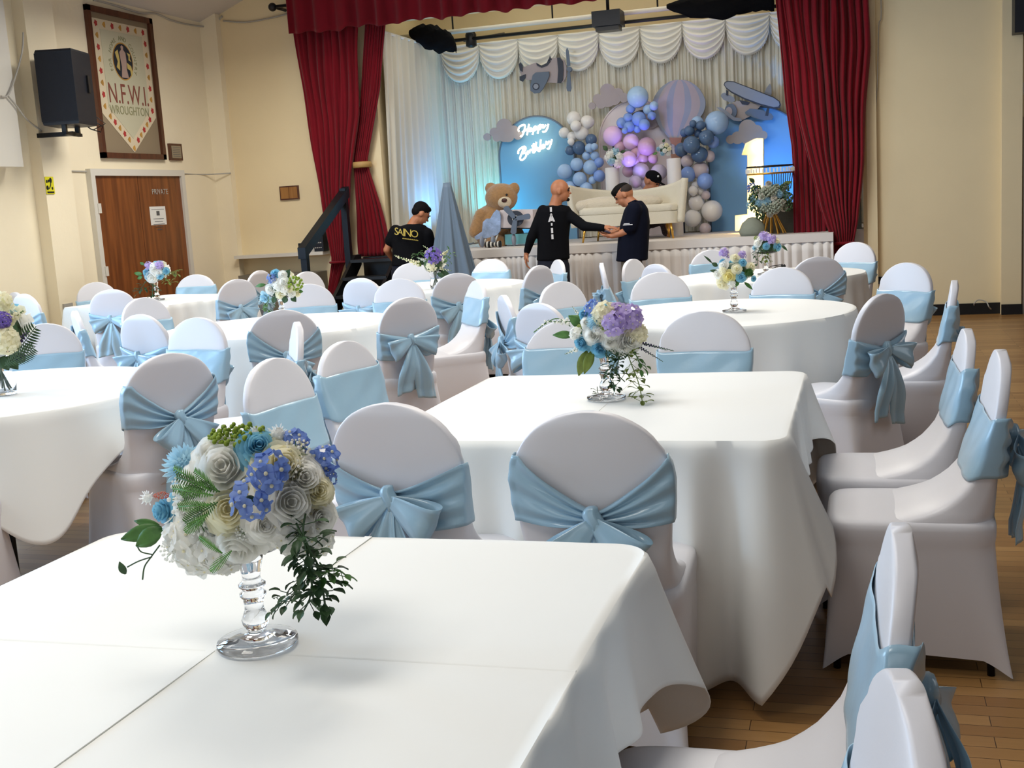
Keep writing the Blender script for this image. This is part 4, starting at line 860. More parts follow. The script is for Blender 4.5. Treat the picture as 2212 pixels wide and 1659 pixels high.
# --- man with shaved head, reaching to the right, back to the camera
pm = thing('person', 'bald man in a black long sleeved top reaching out to the man with the phone', 'person')
hc = V(1211, 411, YP); sv = Vector((0.86, 0.5, 0)).normalized(); nk = V(1199, 436, YP)
shl, shr = V(1173, 455, YP-0.07), V(1226, 458, YP+0.05)
ell, wrl = V(1147, 515, YP-0.1), V(1137, 549, YP-0.06); elr, wrr = V(1262, 489, YP-0.02), V(1306, 492, YP-0.08)
bc = lambda y, x: V(x, y, YP)
bl_ = head_parts(pm, hc, (0.93, 0.20, -0.08), (0, 0, 1), 'beard')
hand1 = finger_hand(None, wrl, (-0.12, 0, -1), (0.8, 0.3, 0), 1, 1.05, 0.7); hand2 = finger_hand(None, wrr, (1, -0.1, -0.02), (0, 0.1, -1), -1, 1.05, 0.45)
blobs('body', M_skin, pm, bl_, [(hc+Vector((-0.03, 0, -0.05)), 0.062, nk+Vector((0, 0, -0.04)), 0.066), (nk+Vector((0, 0, -0.04)), 0.07, V(1196, 470, YP), 0.09), (V(1196, 472, YP), 0.08, shl, 0.038), (V(1196, 470, YP), 0.09, shr, 0.045), (shl, 0.038, ell, 0.036), (ell, 0.036, wrl, 0.027), (shr, 0.045, elr, 0.04), (elr, 0.04, wrr, 0.027)]+hand1+hand2, vox=0.0065, smooth=2)
rg = torso([(bc(443, 1197), sv, 0.075, 0.07), (bc(447, 1197), sv, 0.165, 0.085), (bc(456, 1197), sv, 0.19, 0.11), (bc(480, 1196), sv, 0.185, 0.125), (bc(515, 1195), sv, 0.170, 0.12), (bc(545, 1195), sv, 0.175, 0.12), (bc(562, 1195), sv, 0.180, 0.125)])
blobs('long_sleeved_top', M_tee, pm, [], [(shl, 0.062, ell, 0.052), (ell, 0.052, wrl+Vector((0.01, 0, 0.03)), 0.038), (shr+Vector((-0.015, 0, -0.01)), 0.062, elr, 0.054), (elr, 0.054, wrr+Vector((-0.02, 0, 0)), 0.04)], vox=0.010, smooth=10, extra=MB().loft(rg))
def legs_of(par, m, hipc, hx, foot_z, sv_, Yf, spread=0.1, shoe=M_black, fw=None):
    sv_ = Vector(sv_).normalized(); fw = fw or Vector((0, 0, 1)).cross(sv_)
    for sgn in (-1, 1):
        hp = hipc+sv_*0.085*sgn; kn = Vector((hipc.x, hipc.y, 0.46))+sv_*0.10*sgn; an = Vector((hipc.x, hipc.y, 0.09))+sv_*(spread+0.02)*sgn
        blobs('trouser_leg', m, par, [], [(hp, 0.098, kn, 0.075), (kn, 0.075, an, 0.058)], vox=0.011, smooth=3)
        blobs('shoe', shoe, par, [(an+Vector((0, 0, -0.04))+fw*0.06, (0.05, 0.05, 0.045))], [(an+Vector((0, 0, -0.045)), 0.042, an+fw*0.14+Vector((0, 0, -0.052)), 0.036)], vox=0.009, smooth=2)
    blobs('trouser_seat', m, par, [], [], vox=0.011, smooth=3, extra=MB().loft(torso([(hipc+Vector((0, 0, -0.10)), sv_, 0.15, 0.105), (hipc, sv_, 0.172, 0.115), (hipc+Vector((0, 0, 0.10)), sv_, 0.165, 0.11)])))
legs_of(pm, M_jean, bc(577, 1195), 0, 0, sv, YP)
nrm = Vector((0, 0, 1)).cross(sv)
bp = bc(495, 1178)-nrm*0.0
def on_back(base, sv_, off, dx, dz): return base+Vector(sv_).normalized()*dx-Vector((0, 0, 1)).cross(Vector(sv_).normalized())*off+Vector((0, 0, dz))
b0 = bc(480, 1191)
mb = MB()
def bar(mb, c, sv_, w, h_, sh=0.0):
    s_ = Vector(sv_).normalized(); n_ = -Vector((0, 0, 1)).cross(s_); u_ = Vector((0, 0, 1))
    P_ = [c-s_*w/2-u_*h_/2, c+s_*w/2-u_*h_/2, c+s_*(w/2+sh)+u_*h_/2, c-s_*(w/2-sh)+u_*h_/2]
    mb.prism(P_, 0.004, n_)
for dz, h_ in ((0.135, 0.05), (-0.085, 0.055), (-0.15, 0.05)): bar(mb, on_back(b0, sv, 0.134, -0.035, dz), sv, 0.022, h_)
for dz in (0.08, 0.03, -0.02): bar(mb, on_back(b0, sv, 0.135, -0.035, dz), sv, 0.016, 0.028)
bar(mb, on_back(b0, sv, 0.135, -0.062, 0.045), sv, 0.022, 0.075, 0.03); bar(mb, on_back(b0, sv, 0.135, -0.008, 0.045), sv, 0.022, 0.075, -0.03)
mb.build('back_print', M_shirtwhite, pm, smooth=False)
# --- man with phone, facing left
pm = thing('person', 'man in navy polo shirt and khaki trousers looking down at a phone, facing left', 'person')
YQ = 12.1; hc = V(1347, 421, YQ); sv = Vector((0.25, -0.97, 0)).normalized(); fwd = Vector((-0.97, -0.25, 0))
bl_ = head_parts(pm, hc, (-0.86, -0.12, -0.50), (-0.45, 0, 0.9), 'crop')
sc = V(1372, 452, YQ); s1, s2 = sc+sv*0.17+fwd*0.02, sc-sv*0.17+fwd*0.02
e1, w1 = V(1360, 498, YQ-0.16), V(1322, 510, YQ-0.12); e2, w2 = V(1352, 495, YQ+0.16), V(1320, 503, YQ+0.06)
h1 = finger_hand(None, w1, (-1, 0.1, 0.12), (0, 0.2, 1), 1, 1.0, 0.7); h2 = finger_hand(None, w2, (-1, -0.2, 0.05), (0, 0.0, 1), -1, 1.0, 0.7)
blobs('body', M_skin, pm, bl_, [(hc+Vector((0.03, 0, -0.05)), 0.064, V(1368, 444, YQ), 0.07), (V(1368, 444, YQ), 0.07, V(1372, 470, YQ), 0.10), (V(1372, 465, YQ), 0.08, s1, 0.05), (V(1372, 465, YQ), 0.08, s2, 0.05), (s1, 0.05, e1, 0.046), (e1, 0.046, w1, 0.028), (s2, 0.05, e2, 0.046), (e2, 0.046, w2, 0.028)]+h1+h2, vox=0.0065, smooth=2)
rg = torso([(V(1372, 434, YQ), sv, 0.075, 0.07), (V(1374, 441, YQ), sv, 0.14, 0.09), (V(1374, 452, YQ), sv, 0.19, 0.125), (V(1372, 480, YQ), sv, 0.19, 0.155), (V(1368, 520, YQ), sv, 0.18, 0.165), (V(1366, 550, YQ), sv, 0.18, 0.165), (V(1365, 563, YQ), sv, 0.185, 0.17)])
m1, m2 = s1.lerp(e1, 0.82), s2.lerp(e2, 0.8)
blobs('polo_shirt', M_polo, pm, [], [(s1, 0.082, m1, 0.082), (s2, 0.075, m2, 0.072)], vox=0.010, smooth=10, extra=MB().loft(rg))
MB().tube([V(1358, 441, YQ-0.075), V(1372, 434, YQ-0.085), V(1381, 438, YQ), V(1374, 434, YQ+0.08)], 0.014, 8).build('collar', M_polo, pm)
mb = MB().box((0, -0.003, 0), (0.10, 0, 0.008)).box((0.01, -0.003, 0.012), (0.07, 0, 0.019)); ob = mb.build('sleeve_print', M_shirtwhite, pm, smooth=False); ob.location = m1+Vector((-0.06, -0.088, 0.02))
legs_of(pm, M_khaki, V(1365, 578, YQ), 0, 0, sv, YQ, fw=fwd)
ph = tag(MB().box((-0.075, -0.037, -0.004), (0.075, 0.037, 0.004)).build('phone', M_black, None, smooth=False), 'dark phone held by the man in the navy polo shirt', 'phone')
ph.location = w1.lerp(w2, 0.45)+Vector((-0.085, 0, 0.045)); ph.rotation_euler = (0.15, 0.35, 0.1)
# --- man in printed T-shirt bending at the left of the stage
pm = thing('person', 'dark haired man in black T-shirt with gold lettering bending beside the stage steps', 'person')
YR = 12.0; hc = V(910, 461, YR+0.02); sv = Vector((0.93, 0.36, 0)).normalized()
bl_ = head_parts(pm, hc, (0.62, 0.50, -0.60), (0.35, 0.25, 0.9), 'short')
nk = V(897, 478, YR); s1, s2 = V(855, 500, YR-0.03), V(922, 506, YR+0.03)
e1, w1 = V(836, 540, YR-0.05), V(853, 566, YR+0.12); e2, w2 = V(932, 548, YR+0.1), V(925, 573, YR+0.28)
blobs('body', M_skin, pm, bl_, [(hc+Vector((-0.03, -0.02, -0.05)), 0.058, nk, 0.06), (nk, 0.062, V(889, 500, YR), 0.09), (V(889, 503, YR), 0.08, s1, 0.045), (V(889, 503, YR), 0.08, s2, 0.045), (s1, 0.045, e1, 0.042), (e1, 0.042, w1, 0.026), (s2, 0.045, e2, 0.042), (e2, 0.042, w2, 0.026)]
    +finger_hand(None, w1, (0.3, 0.5, -0.7), (0.8, 0, 0.3), 1, 1.0, 0.7)+finger_hand(None, w2, (0.1, 0.6, -0.7), (-0.8, 0, 0.3), -1, 1.0, 0.7), vox=0.0065, smooth=2)
rg = torso([(V(893, 483, YR), sv, 0.07, 0.07), (V(889, 489, YR), sv, 0.16, 0.10), (V(887, 500, YR), sv, 0.20, 0.125), (V(885, 525, YR), sv, 0.195, 0.13), (V(882, 550, YR-0.02), sv, 0.175, 0.125), (V(880, 572, YR-0.04), sv, 0.178, 0.13)])
m1, m2 = s1.lerp(e1, 0.5), s2.lerp(e2, 0.5)
blobs('t_shirt', M_tee, pm, [], [(s1, 0.075, m1, 0.075), (s2, 0.075, m2, 0.075)], vox=0.010, smooth=10, extra=MB().loft(rg))
legs_of(pm, M_jean, V(880, 588, YR-0.04), 0, 0, sv, YR)
rgt = sv+Vector((0, 0, -0.20)); upv = Vector((0.12, 0.0, 1))
cb_ = V(887, 508, YR); sn = sv.normalized(); fn = Vector((0, 0, 1)).cross(sn)
def wrap(dx, dz, off=0.032): return cb_+sn*dx-fn*(0.137*math.sqrt(max(0.05, 1-(dx/0.215)**2))**0.9+off)+Vector((0, 0, dz))
for i, (ch, dx) in enumerate(zip('SAINO', (-0.150, -0.108, -0.070, -0.028, 0.044))):
    tn = (wrap(dx+0.01, -0.08*dx)-wrap(dx-0.01, -0.08*dx)).normalized()
    text('gold_letter', ch, (0.115, 0.10, 0.12, 0.115, 0.11)[i], M_shirtgold, pm, wrap(dx, 0.02-0.20*dx), tn+Vector((0, 0, -0.2)), (0.1, 0, 1), 0.002)
mb = MB()
for i in range(15):
    dx = -0.09+0.0115*i; p0, p1 = wrap(dx, -0.048-0.2*dx), wrap(dx+0.008, -0.048-0.2*(dx+0.008)); h_ = Vector((0, 0, 0.009+0.003*(i % 2)))
    mb.prism([p0, p1, p1+h_, p0+h_], -0.003, fn)
mb.build('small_lettering', M_shirtgold, pm, smooth=False)
# --- person crouching behind the sofa
pm = thing('person', 'person in a black cap crouching behind the cream sofa', 'person')
hc = V(1409, 392, 13.95)
bl_ = head_parts(pm, hc, (0.80, -0.25, -0.5), (0.35, 0, 0.9), 'cap')
tc_ = hc+Vector((-0.08, 0.03, -0.22)); hp = Vector((tc_.x-0.05, 13.98, SZ+0.20))
blobs('body', M_skin, pm, bl_, [(hc+Vector((-0.02, 0, -0.05)), 0.055, tc_+Vector((0, 0, 0.1)), 0.06), (tc_, 0.09, tc_+Vector((0.2, -0.1, -0.12)), 0.045), (tc_+Vector((0.2, -0.1, -0.12)), 0.042, Vector((tc_.x+0.28, 13.7, SZ+0.13)), 0.027)]
    +finger_hand(None, Vector((tc_.x+0.28, 13.7, SZ+0.13)), (0.2, -0.4, -0.8), (-1, 0, 0), 1, 1.0, 0.5), vox=0.007, smooth=2)
blobs('dark_top', M_tee, pm, [], [(tc_+Vector((-0.1, 0, 0)), 0.1, hp, 0.13), (tc_+Vector((0.1, 0, 0)), 0.09, hp, 0.13), (tc_+Vector((0.1, 0, 0)), 0.065, tc_+Vector((0.17, -0.08, -0.1)), 0.06)], vox=0.012, smooth=3)
blobs('trousers', mat('patterned_cotton', (70, 52, 50), 0.9, var=0.6, vscale=40, bump=0.1), pm, [], [(hp+Vector((-0.08, 0, 0)), 0.1, hp+Vector((0.0, -0.32, 0.08)), 0.07), (hp+Vector((0.0, -0.32, 0.08)), 0.07, hp+Vector((-0.0, -0.12, -0.15)), 0.05), (hp+Vector((0.1, 0, 0)), 0.1, hp+Vector((0.30, -0.28, 0.02)), 0.07), (hp+Vector((0.30, -0.28, 0.02)), 0.07, hp+Vector((0.28, -0.1, -0.15)), 0.05)], vox=0.012, smooth=3)
# ---------------------------------------------------------------- covered chairs
HW = [(0.40, .192), (0.455, .200), (0.50, .190), (0.56, .186), (0.63, .192), (0.70, .199), (0.76, .2015), (0.80, .1955), (0.84, .1775), (0.87, .155), (0.89, .133), (0.905, .110), (0.918, .082), (0.926, .055), (0.931, .022)]
YF = [(0.40, .06), (0.458, .11), (0.468, .05), (0.482, -.01), (0.505, -.07), (0.545, -.125), (0.595, -.168), (0.65, -.197), (0.72, -.214), (0.931, -.250)]
YB = [(0.40, -.245), (0.455, -.244), (0.60, -.250), (0.72, -.258), (0.90, -.286), (0.931, -.280)]
def bsec(z, a, off=0.0):
    hw = interp(HW, z)+off; yf = interp(YF, z)+off; yb = interp(YB, z)-off
    c_, s_ = math.cos(a), math.sin(a); e_ = 0.30 if z > 0.6 else 0.45
    return Vector((hw*math.copysign(abs(c_)**0.72, c_), (yf+yb)/2+(yf-yb)/2*math.copysign(abs(s_)**e_, s_), z))
def chair_meshes():
    D = {}
    N = 64
    # seat and skirt
    def sq(a, hx, yf, yb, e_): 
        c_, s_ = math.cos(a), math.sin(a)
        return Vector((hx*math.copysign(abs(c_)**e_, c_), (yf+yb)/2+(yf-yb)/2*math.copysign(abs(s_)**e_, s_), 0))
    top = [sq(2*PI*k/N, .208, .232, -.240, .32) for k in range(N)]
    bot = []
    for k in range(N):
        a = 2*PI*k/N; p = sq(a, .228, .262, -.285, .10); c_, s_ = abs(math.cos(a)), abs(math.sin(a))
        mid = (1-min(1, min(c_, s_)/0.7071))**1.3          # 1 in the middle of a side, 0 at a corner
        q = p*(1-0.16*mid)+Vector((0, -0.002, 0)); q.z = 0.008+0.05*mid
        bot.append(q)
    rings = []
    for t in [i/14 for i in range(15)]:
        row = []
        for k in range(N):
            b_, t_ = bot[k], top[k]; p = b_.lerp(Vector((t_.x, t_.y, 0.385)), t**0.9)
            p.z = b_.z+(0.385-b_.z)*t; row.append(p)
        rings.append(row)
    for z, sc in ((0.392, 1.004), (0.41, 1.014), (0.435, 1.016), (0.450, 1.005), (0.459, .97), (0.463, .90), (0.468, .7), (0.471, .4), (0.472, .1)):
        rings.append([Vector((p.x*sc, -0.004+(p.y+0.004)*sc, z)) for p in top])
    D['seat_cover'] = MB().loft(rings, False, True).mesh('seat_cover', M_spandex)
    zs_ = [0.40, 0.43, 0.455, 0.465, 0.475, 0.487, 0.50, 0.52, 0.54, 0.565, 0.59, 0.62, 0.65, 0.68, 0.71, 0.74, 0.77, 0.79, 0.81, 0.83, 0.85, 0.865, 0.88, 0.892, 0.903, 0.912, 0.919, 0.925, 0.929, 0.931]
    rings = []
    for z in zs_:
        row = []
        for k in range(N):
            a = 2*PI*k/N; p = bsec(z, a)
            w = max(0, 1-abs(a-0.25)/0.35)*max(0, 1-abs(z-0.82)/0.09)
            if z > 0.9: p.y += 0
            p = p+Vector((1, 0.6, 0))*(0.0055*w*math.sin(z*380+a*3))
            row.append(p)
        rings.append(row)
    D['back_cover'] = MB().loft(rings, True, True).mesh('back_cover', M_spandex)
    # sashes
    for v, (kx, kz, st_, sb_, ft_, fb_) in enumerate(((0.0, .675, .768, .592, .760, .580), (0.012, .665, .825, .650, .812, .63), (-0.016, .682, .742, .576, .745, .572))):
        n = 144; J = 17; pts = []
        for i in range(n):
            a = 2*PI*i/n; s_ = math.sin(a); row = []; ed = max(0, 1-abs(s_)/0.55)          # ed: 1 at the side edges
            sidew = min(1, max(0, -s_+0.25)/0.25)
            if s_ >= 0:
                zt = ft_+(st_-ft_)*ed-0.002*math.sin(a*3+v); zb = fb_+(sb_-fb_)*ed+0.002*math.sin(2*a+v); w = 1
            else:
                w = min(1, abs(bsec(0.70, a).x-kx)/.195); w2 = w**1.2
                zt = kz+.013+(st_-kz-.013)*w2; zb = kz-.016+(sb_-kz+.016)*min(1, w*1.7)**0.8-0.010*math.sin(PI*w)
            for j in range(J):
                t = j/(J-1); z = zb+(zt-zb)*t
                back = (1-w) if s_ < 0 else 0.0
                p = bsec(z, a, 0.0045)
                fold = (0.004+0.008*back)*math.sin(t*PI*(5.5+1.5*back)+v*1.3+2.0*w)*(1 if s_ < 0 else 0)
                if s_ >= 0: p.y = max(p.y, bsec(zb, a, 0.0045).y*(1-t)+bsec(zt, a, 0.0045).y*t)+0.0012*math.sin(t*11+3.2*p.x*9+v)+0.001*math.sin(p.x*47+t*4)
                if s_ < 0: p.y -= 0.010*back+0.006+fold*0.9+0.006*math.sin(PI*min(1, w))
                if ed > 0.3: p.x += math.copysign(0.003*ed, p.x)
                row.append(p)
            pts.append(row)
        D['sash%d' % v] = MB().grid(pts, True).mesh('sash', M_satin)
        dz = kz-0.703
        kc = Vector((kx, -0.300, .703+dz)); mb = MB()
        rings = []
        for i in range(13):
            t = i/12; ww = 0.012+0.011*math.sin(PI*t)**0.8; rings.append([kc+Vector((ww*(1+0.16*math.sin(5*b+t*3))*math.cos(b)+0.006*math.sin(t*6), ww*0.85*math.sin(b)*(1+0.14*math.sin(7*b+t*4)), -0.036+0.072*t)) for b in [2*PI*q/18 for q in range(18)]])
        D['knot%d' % v] = mb.loft(rings).mesh('knot', M_satin)
        # loops
        for sd in (-1, 1):
            droop = (-0.55, -0.85, -0.35)[v]*(1.0 if sd < 0 else 0.85); ln = (0.155, 0.14, 0.165)[v]; pts = []
            d_ = Vector((sd*math.cos(droop), 0, math.sin(droop))); wv = Vector((sd*-math.sin(droop)*1.0*1, 0, math.cos(droop)))
            wv = Vector((-d_.z*sd, 0, d_.x*sd)) 
            for i in range(41):
                t = i/40; ph = 2*PI*t
                r_ = ln*math.sin(ph/2)**0.8; lift = 0.028*math.sin(ph)
                row = []
                for j in range(9):
                    s2 = -1+2*j/8; wd = 0.012+0.050*math.sin(PI*t)**0.7
                    row.append(kc+d_*r_+wv*(s2*wd)+Vector((0, -0.012-lift-0.010*math.sin(PI*t)-0.008*math.cos(s2*4+t*6)*math.sin(PI*t), 0)))
                pts.append(row)
            D['loop%d%d' % (v, sd)] = MB().grid(pts).mesh('bow_loop', M_satin)
        for sd in (-1, 1):
            ln = ((0.27, 0.30), (0.33, 0.26), (0.29, 0.34))[v][(sd+1)//2]; pts = []; spread_ = (0.24, 0.16, 0.32)[v]*sd
            for i in range(25):
                t = i/24; cx_ = kc.x+spread_*ln*t*(1-0.3*t); z = kc.z-0.02-ln*t
                row = []
                for j in range(13):
                    s2 = -1+2*j/12; wd = 0.014+0.055*min(1, t*1.7)
                    yb_ = -0.300-0.006-0.012*math.cos(s2*5.5+t*2.5+v)*min(1, t*2)-0.018*math.sin(PI*min(1, t*1.2))
                    row.append((cx_+s2*wd, yb_, z-0.012*s2*sd*t))
                pts.append(row)
            D['tail%d%d' % (v, sd)] = MB().grid(pts).mesh('bow_tail', M_satin)
    for i, (x, y) in enumerate(((.2, .225), (-.2, .225), (.195, -.24), (-.195, -.24))):
        D['leg%d' % i] = MB().tube([(x*0.86, y*0.86, 0.40), (x*0.93, y*0.93, 0.0)], 0.011, 8).mesh('leg', M_steel)
    for k_, me in D.items():
        bm = bmesh.new(); bm.from_mesh(me)
        if not k_.startswith(('sash', 'loop', 'tail')): bmesh.ops.recalc_face_normals(bm, faces=bm.faces)
        bm.to_mesh(me); bm.free(); me.polygons.foreach_set('use_smooth', [True]*len(me.polygons))
    return D
CM = chair_meshes()
def part(name, me, parent, solid=0):
    o = bpy.data.objects.new(name, me); COL.objects.link(o); o.parent = parent
    if solid:
        md = o.modifiers.new('thickness', 'SOLIDIFY'); md.thickness = solid; md.offset = 1
    return o
cc_ = 0
def chair(bx, by, ang, label, v=None, group=None):
    """bx, by: where the top of the back stands; ang: the way the chair faces, degrees from +X"""
    global cc_
    v = cc_ % 3 if v is None else v; cc_ += 1
    a = math.radians(ang); x, y = bx+0.27*math.cos(a), by+0.27*math.sin(a)
    t = thing('banquet_chair', label, 'chair', (x, y, 0), a-PI/2, group or 'chairs in white covers with blue sashes')
    part('seat_cover', CM['seat_cover'], t); part('back_cover', CM['back_cover'], t)
    for i in range(4): part('leg', CM['leg%d' % i], t)
    s_ = part('sash', CM['sash%d' % v], t, 0.0015); part('knot', CM['knot%d' % v], s_)
    for sd in (-1, 1):
        part('bow_loop', CM['loop%d%d' % (v, sd)], s_, 0.0015); part('bow_tail', CM['tail%d%d' % (v, sd)], s_, 0.0015)
    return t
CHAIRS = [
 (-1.23, 2.84, 84, 'covered chair back with bow behind the front table, left of the large pair', 0),
 (-0.65, 2.70, 92, 'covered chair with large shiny bow standing directly behind the front table, right of the pair', 1),
 (0.39, 3.62, 180, 'nearest side-on covered chair at right, whole seat and skirt showing', 0),
 (0.34, 4.14, 181, 'side-on covered chair behind the nearest right chair at the middle table', 1),
 (0.09, 5.52, 147, 'covered chair with hanging bow seen from behind, right of the right round table', 2),
 (0.27, 7.55, 228, 'covered chair facing us with bright flat blue sash near the right wall socket', 0),
 (0.44, 6.10, 176, 'side-on covered chair with dark bow at the far right beside the wooden floor', 1),
 (-0.05, 10.40, 240, 'farthest right covered chair beside the tied red curtain and metal socket', 0),
 (-0.30, 8.55, 110, 'grey shadowed covered chair seen from behind beside the table with sunglasses', 1),
 (-0.49, 7.60, 262, 'covered chair facing us across the right round table, right of its bouquet', 0),
 (-0.66, 5.02, 268, 'covered chair facing us behind the middle table, right of its bouquet', 0),
 (-1.22, 4.84, 277, 'covered chair facing us behind the middle table, hidden partly by its bouquet', 1),
 (-1.59, 5.68, 58, 'lavender shaded covered chair back left of the lily of the valley sprays', 2),
 (-1.95, 6.25, 29, 'narrow side-on covered chair with loose blue bow left of the right round table', 1),
 (-1.85, 7.15, -34, 'covered chair facing us at the left end of the right round table', 0),
 (-2.50, 9.05, 158, 'tall oval covered chair back standing in front of the bald man', 0),
 (-2.53, 9.80, 213, 'narrow bright covered chair facing left in front of the bald man', 1),
 (-1.98, 9.0, 14, 'thin edge-on covered chair leaning left below the hands of the two men', 2),
 (-1.80, 9.35, -18, 'covered chair in front of the khaki trousers, facing right', 0),
 (-1.47, 8.55, 48, 'bluish shaded covered chair back beside the far right round table', 1),
 (-1.29, 7.62, 290, 'covered chair facing us behind the right round table, left of its bouquet', 0),
 (-1.27, 10.25, 295, 'covered chair mostly hidden behind the yellow and blue bouquet', 1),
 (-4.17, 10.45, -63, 'covered chair facing us behind the purple hydrangea vase', 0),
 (-3.37, 10.5, 260, 'covered chair facing us in front of the pleated stage skirt', 1),
 (-3.36, 8.15, -80, 'covered chair facing us with flat bright sash between the two left far tables', 0),
 (-3.80, 8.42, 76, 'bluish covered chair back left of the centre far table', 2),
 (-3.02, 8.50, 122, 'covered chair with full bow seen from behind at the centre far round table', 0),
 (-2.54, 7.58, 218, 'covered chair facing left with sunlit sash, right of the left round table', 1),
 (-2.57, 6.36, 143, 'covered chair with large hanging bow seen from behind, right of the left round table', 2),
 (-3.12, 5.82, 118, 'dark shadowed covered chair back with bow in front of the left round table', 1),
 (-2.66, 5.12, 213, 'thin edge-on covered chair standing before the dark shadowed chair back', 0),
 (-2.03, 4.27, -12, 'covered chair with slanting flat sash beside the left edge of the middle table, farther one', 1),
 (-2.10, 3.80, -9, 'covered chair with flat sash left of the middle table, just above the front bouquet', 0),
 (-3.49, 5.55, -98, 'covered chair facing us with wide bright blue flat sash behind the left near table', 0),
 (-2.68, 4.02, 150, 'large covered chair back with bow at the right of the left near round table', 1),
 (-4.08, 5.87, 76, 'blue shaded covered chair back with knot hidden behind the left near chair', 2),
 (-5.00, 7.25, -22, 'covered chair facing us with flat sash at the left end of the left round table', 0),
 (-6.08, 8.38, 108, 'covered chair back with bright hanging bow in front of the far left table', 2),
 (-4.86, 6.30, 44, 'thin edge-on covered chair leaning left, in front of the far left table', 1),
 (-4.46, 5.50, -62, 'covered chair facing us behind the left near table, beside the tall vase', 0),
 (-6.90, 8.30, 72, 'sunlit bright blue covered chair back at the far left by the wall', 0),
 (-7.24, 8.60, 60, 'covered chair cut by the left edge of the picture beside the bright blue one', 1),
 (-7.17, 9.65, -35, 'covered chair in front of the left side of the brown door', 0),
 (-6.40, 10.22, -75, 'covered chair at the right side of the brown door behind the far left table', 1),
 (-5.26, 9.05, 152, 'covered chair back with loose bow at the right end of the far left table', 0),
 (-5.78, 10.40, 170, 'lavender covered chair behind the white and green bouquet, left side', 1),
 (-4.96, 9.78, -20, 'covered chair peeping out right of the lime green bouquet', 2),
 (-4.04, 7.98, -62, 'covered chair facing us with wide flat sash right behind the lime green bouquet', 0),
 (0.055, 1.75, 181, 'nearest right covered chair turned edge-on with bow trailing to the right', 1),
 (0.045, 1.18, 187, 'covered chair at the bottom right corner showing only its rounded top', 0),
 (-3.30, 3.05, 96, 'covered chair at the left edge of the picture showing a corner of its seat', 0)]
for bx, by, an, lab, v in CHAIRS: chair(bx, by, an, lab, v)
# ---------------------------------------------------------------- tables and cloths
def round_table(cx_, cy_, lab, kind='round', R=0.765, rot=0.0):
    t = thing('round_table' if kind == 'round' else 'square_table', lab, 'table', (cx_, cy_, 0), rot, 'folding tables hidden under white cloths')
    if kind == 'round': MB().lathe([(R-0.02, 0.715), (R-0.012, 0.718), (R-0.012, 0.74), (R-0.02, 0.743)], (0, 0, 0), 64).build('tabletop', M_frame, t, sharp=40)
    else: MB().box((-R+0.03, -R+0.03, 0.715), (R-0.03, R-0.03, 0.743)).build('tabletop', M_frame, t, smooth=False)
    q = R*0.6
    for sx, sy in ((1, 1), (1, -1), (-1, 1), (-1, -1)): MB().tube([(sx*q, sy*q, 0), (sx*q, sy*q, 0.716)], 0.014, 8).build('leg', M_steel, t)
    return t
def cloth(name, label, cx_, cy_, per, Lf, Of, waves, amp, seed, rot=0.0, rows=26, top_r=(0.999, 0.97, 0.85, 0.6, 0.3, 0.02)):
    """per: [(x, y, nx, ny, s)] perimeter; Lf(s) drop; Of(s) outward offset at hem"""
    rnd = random.Random(seed); n = len(per); zt = 0.752
    fr = [(rnd.uniform(0.75, 1.3)*waves, rnd.uniform(0, 6.28), rnd.uniform(0.4, 1)) for _ in range(4)]
    def wav(s): return sum(w*math.sin(round(f)*2*PI*s+p+0.8*math.sin(2*PI*s*3+p)) for f, p, w in fr)/2.2
    rings = []
    for k in reversed(top_r):
        rings.append([Vector((x*k, y*k, zt+0.0012*math.sin(9*x*k+seed)*math.sin(7*y*k+seed*2))) for x, y, nx, ny, s in per])
    for i in range(rows+1):
        t = i/rows; row = []
        for x, y, nx, ny, s in per:
            L = Lf(s); e_ = min(1, t*L/0.03); z = zt-0.008*(1-math.cos(min(1, t*L/0.02)*PI/2))-max(0, t*L-0.012)
            if i == 0: row.append(Vector((x, y, zt))); continue
            off = 0.010*e_+Of(s)*(t**1.1)+amp*wav(s)*(t**0.8)*min(1, L/0.5)
            row.append(Vector((x+nx*off, y+ny*off, z)))
        rings.append(row)
    o = MB().loft(rings, True, False).build(name, M_linen, None, sharp=75, solid=0.002)
    o.location = (cx_, cy_, 0.0); o.rotation_euler = (0, 0, rot)
    return tag(o, label, 'tablecloth', 'white tablecloths')
def circ(R, n=360): return [(R*math.cos(2*PI*k/n), R*math.sin(2*PI*k/n), math.cos(2*PI*k/n), math.sin(2*PI*k/n), k/n) for k in range(n)]
def rrect(hx, hy, r, n=96):                          # s: 0 at +x middle, counter-clockwise; returns side weights through s
    P_ = []
    cs = [(hx-r, hy-r, 0), (-hx+r, hy-r, 90), (-hx+r, -hy+r, 180), (hx-r, -hy+r, 270)]
    raw = []
    for i, (x, y, a0) in enumerate(cs):
        for k in range(13):
            a = math.radians(a0+90*k/12); raw.append((x+r*math.cos(a), y+r*math.sin(a), math.cos(a), math.sin(a)))
        nx_, ny_, na = cs[(i+1) % 4]; a = math.radians(a0+90)
        x0, y0 = x+r*math.cos(a), y+r*math.sin(a); x1, y1 = nx_+r*math.cos(a), ny_+r*math.sin(a)
        for k in range(1, n): raw.append((x0+(x1-x0)*k/n, y0+(y1-y0)*k/n, math.cos(a), math.sin(a)))
    N = len(raw)
    return [(x, y, nx, ny, k/N) for k, (x, y, nx, ny) in enumerate(raw)]
def bump(s, c, w):
    d = abs((s-c+0.5) % 1-0.5); return math.exp(-(d/w)**2)
TS = [(-0.80, 6.67, 'right'), (-0.74, 9.40, 'far right'), (-3.64, 6.72, 'left'), (-3.60, 9.65, 'centre far')]
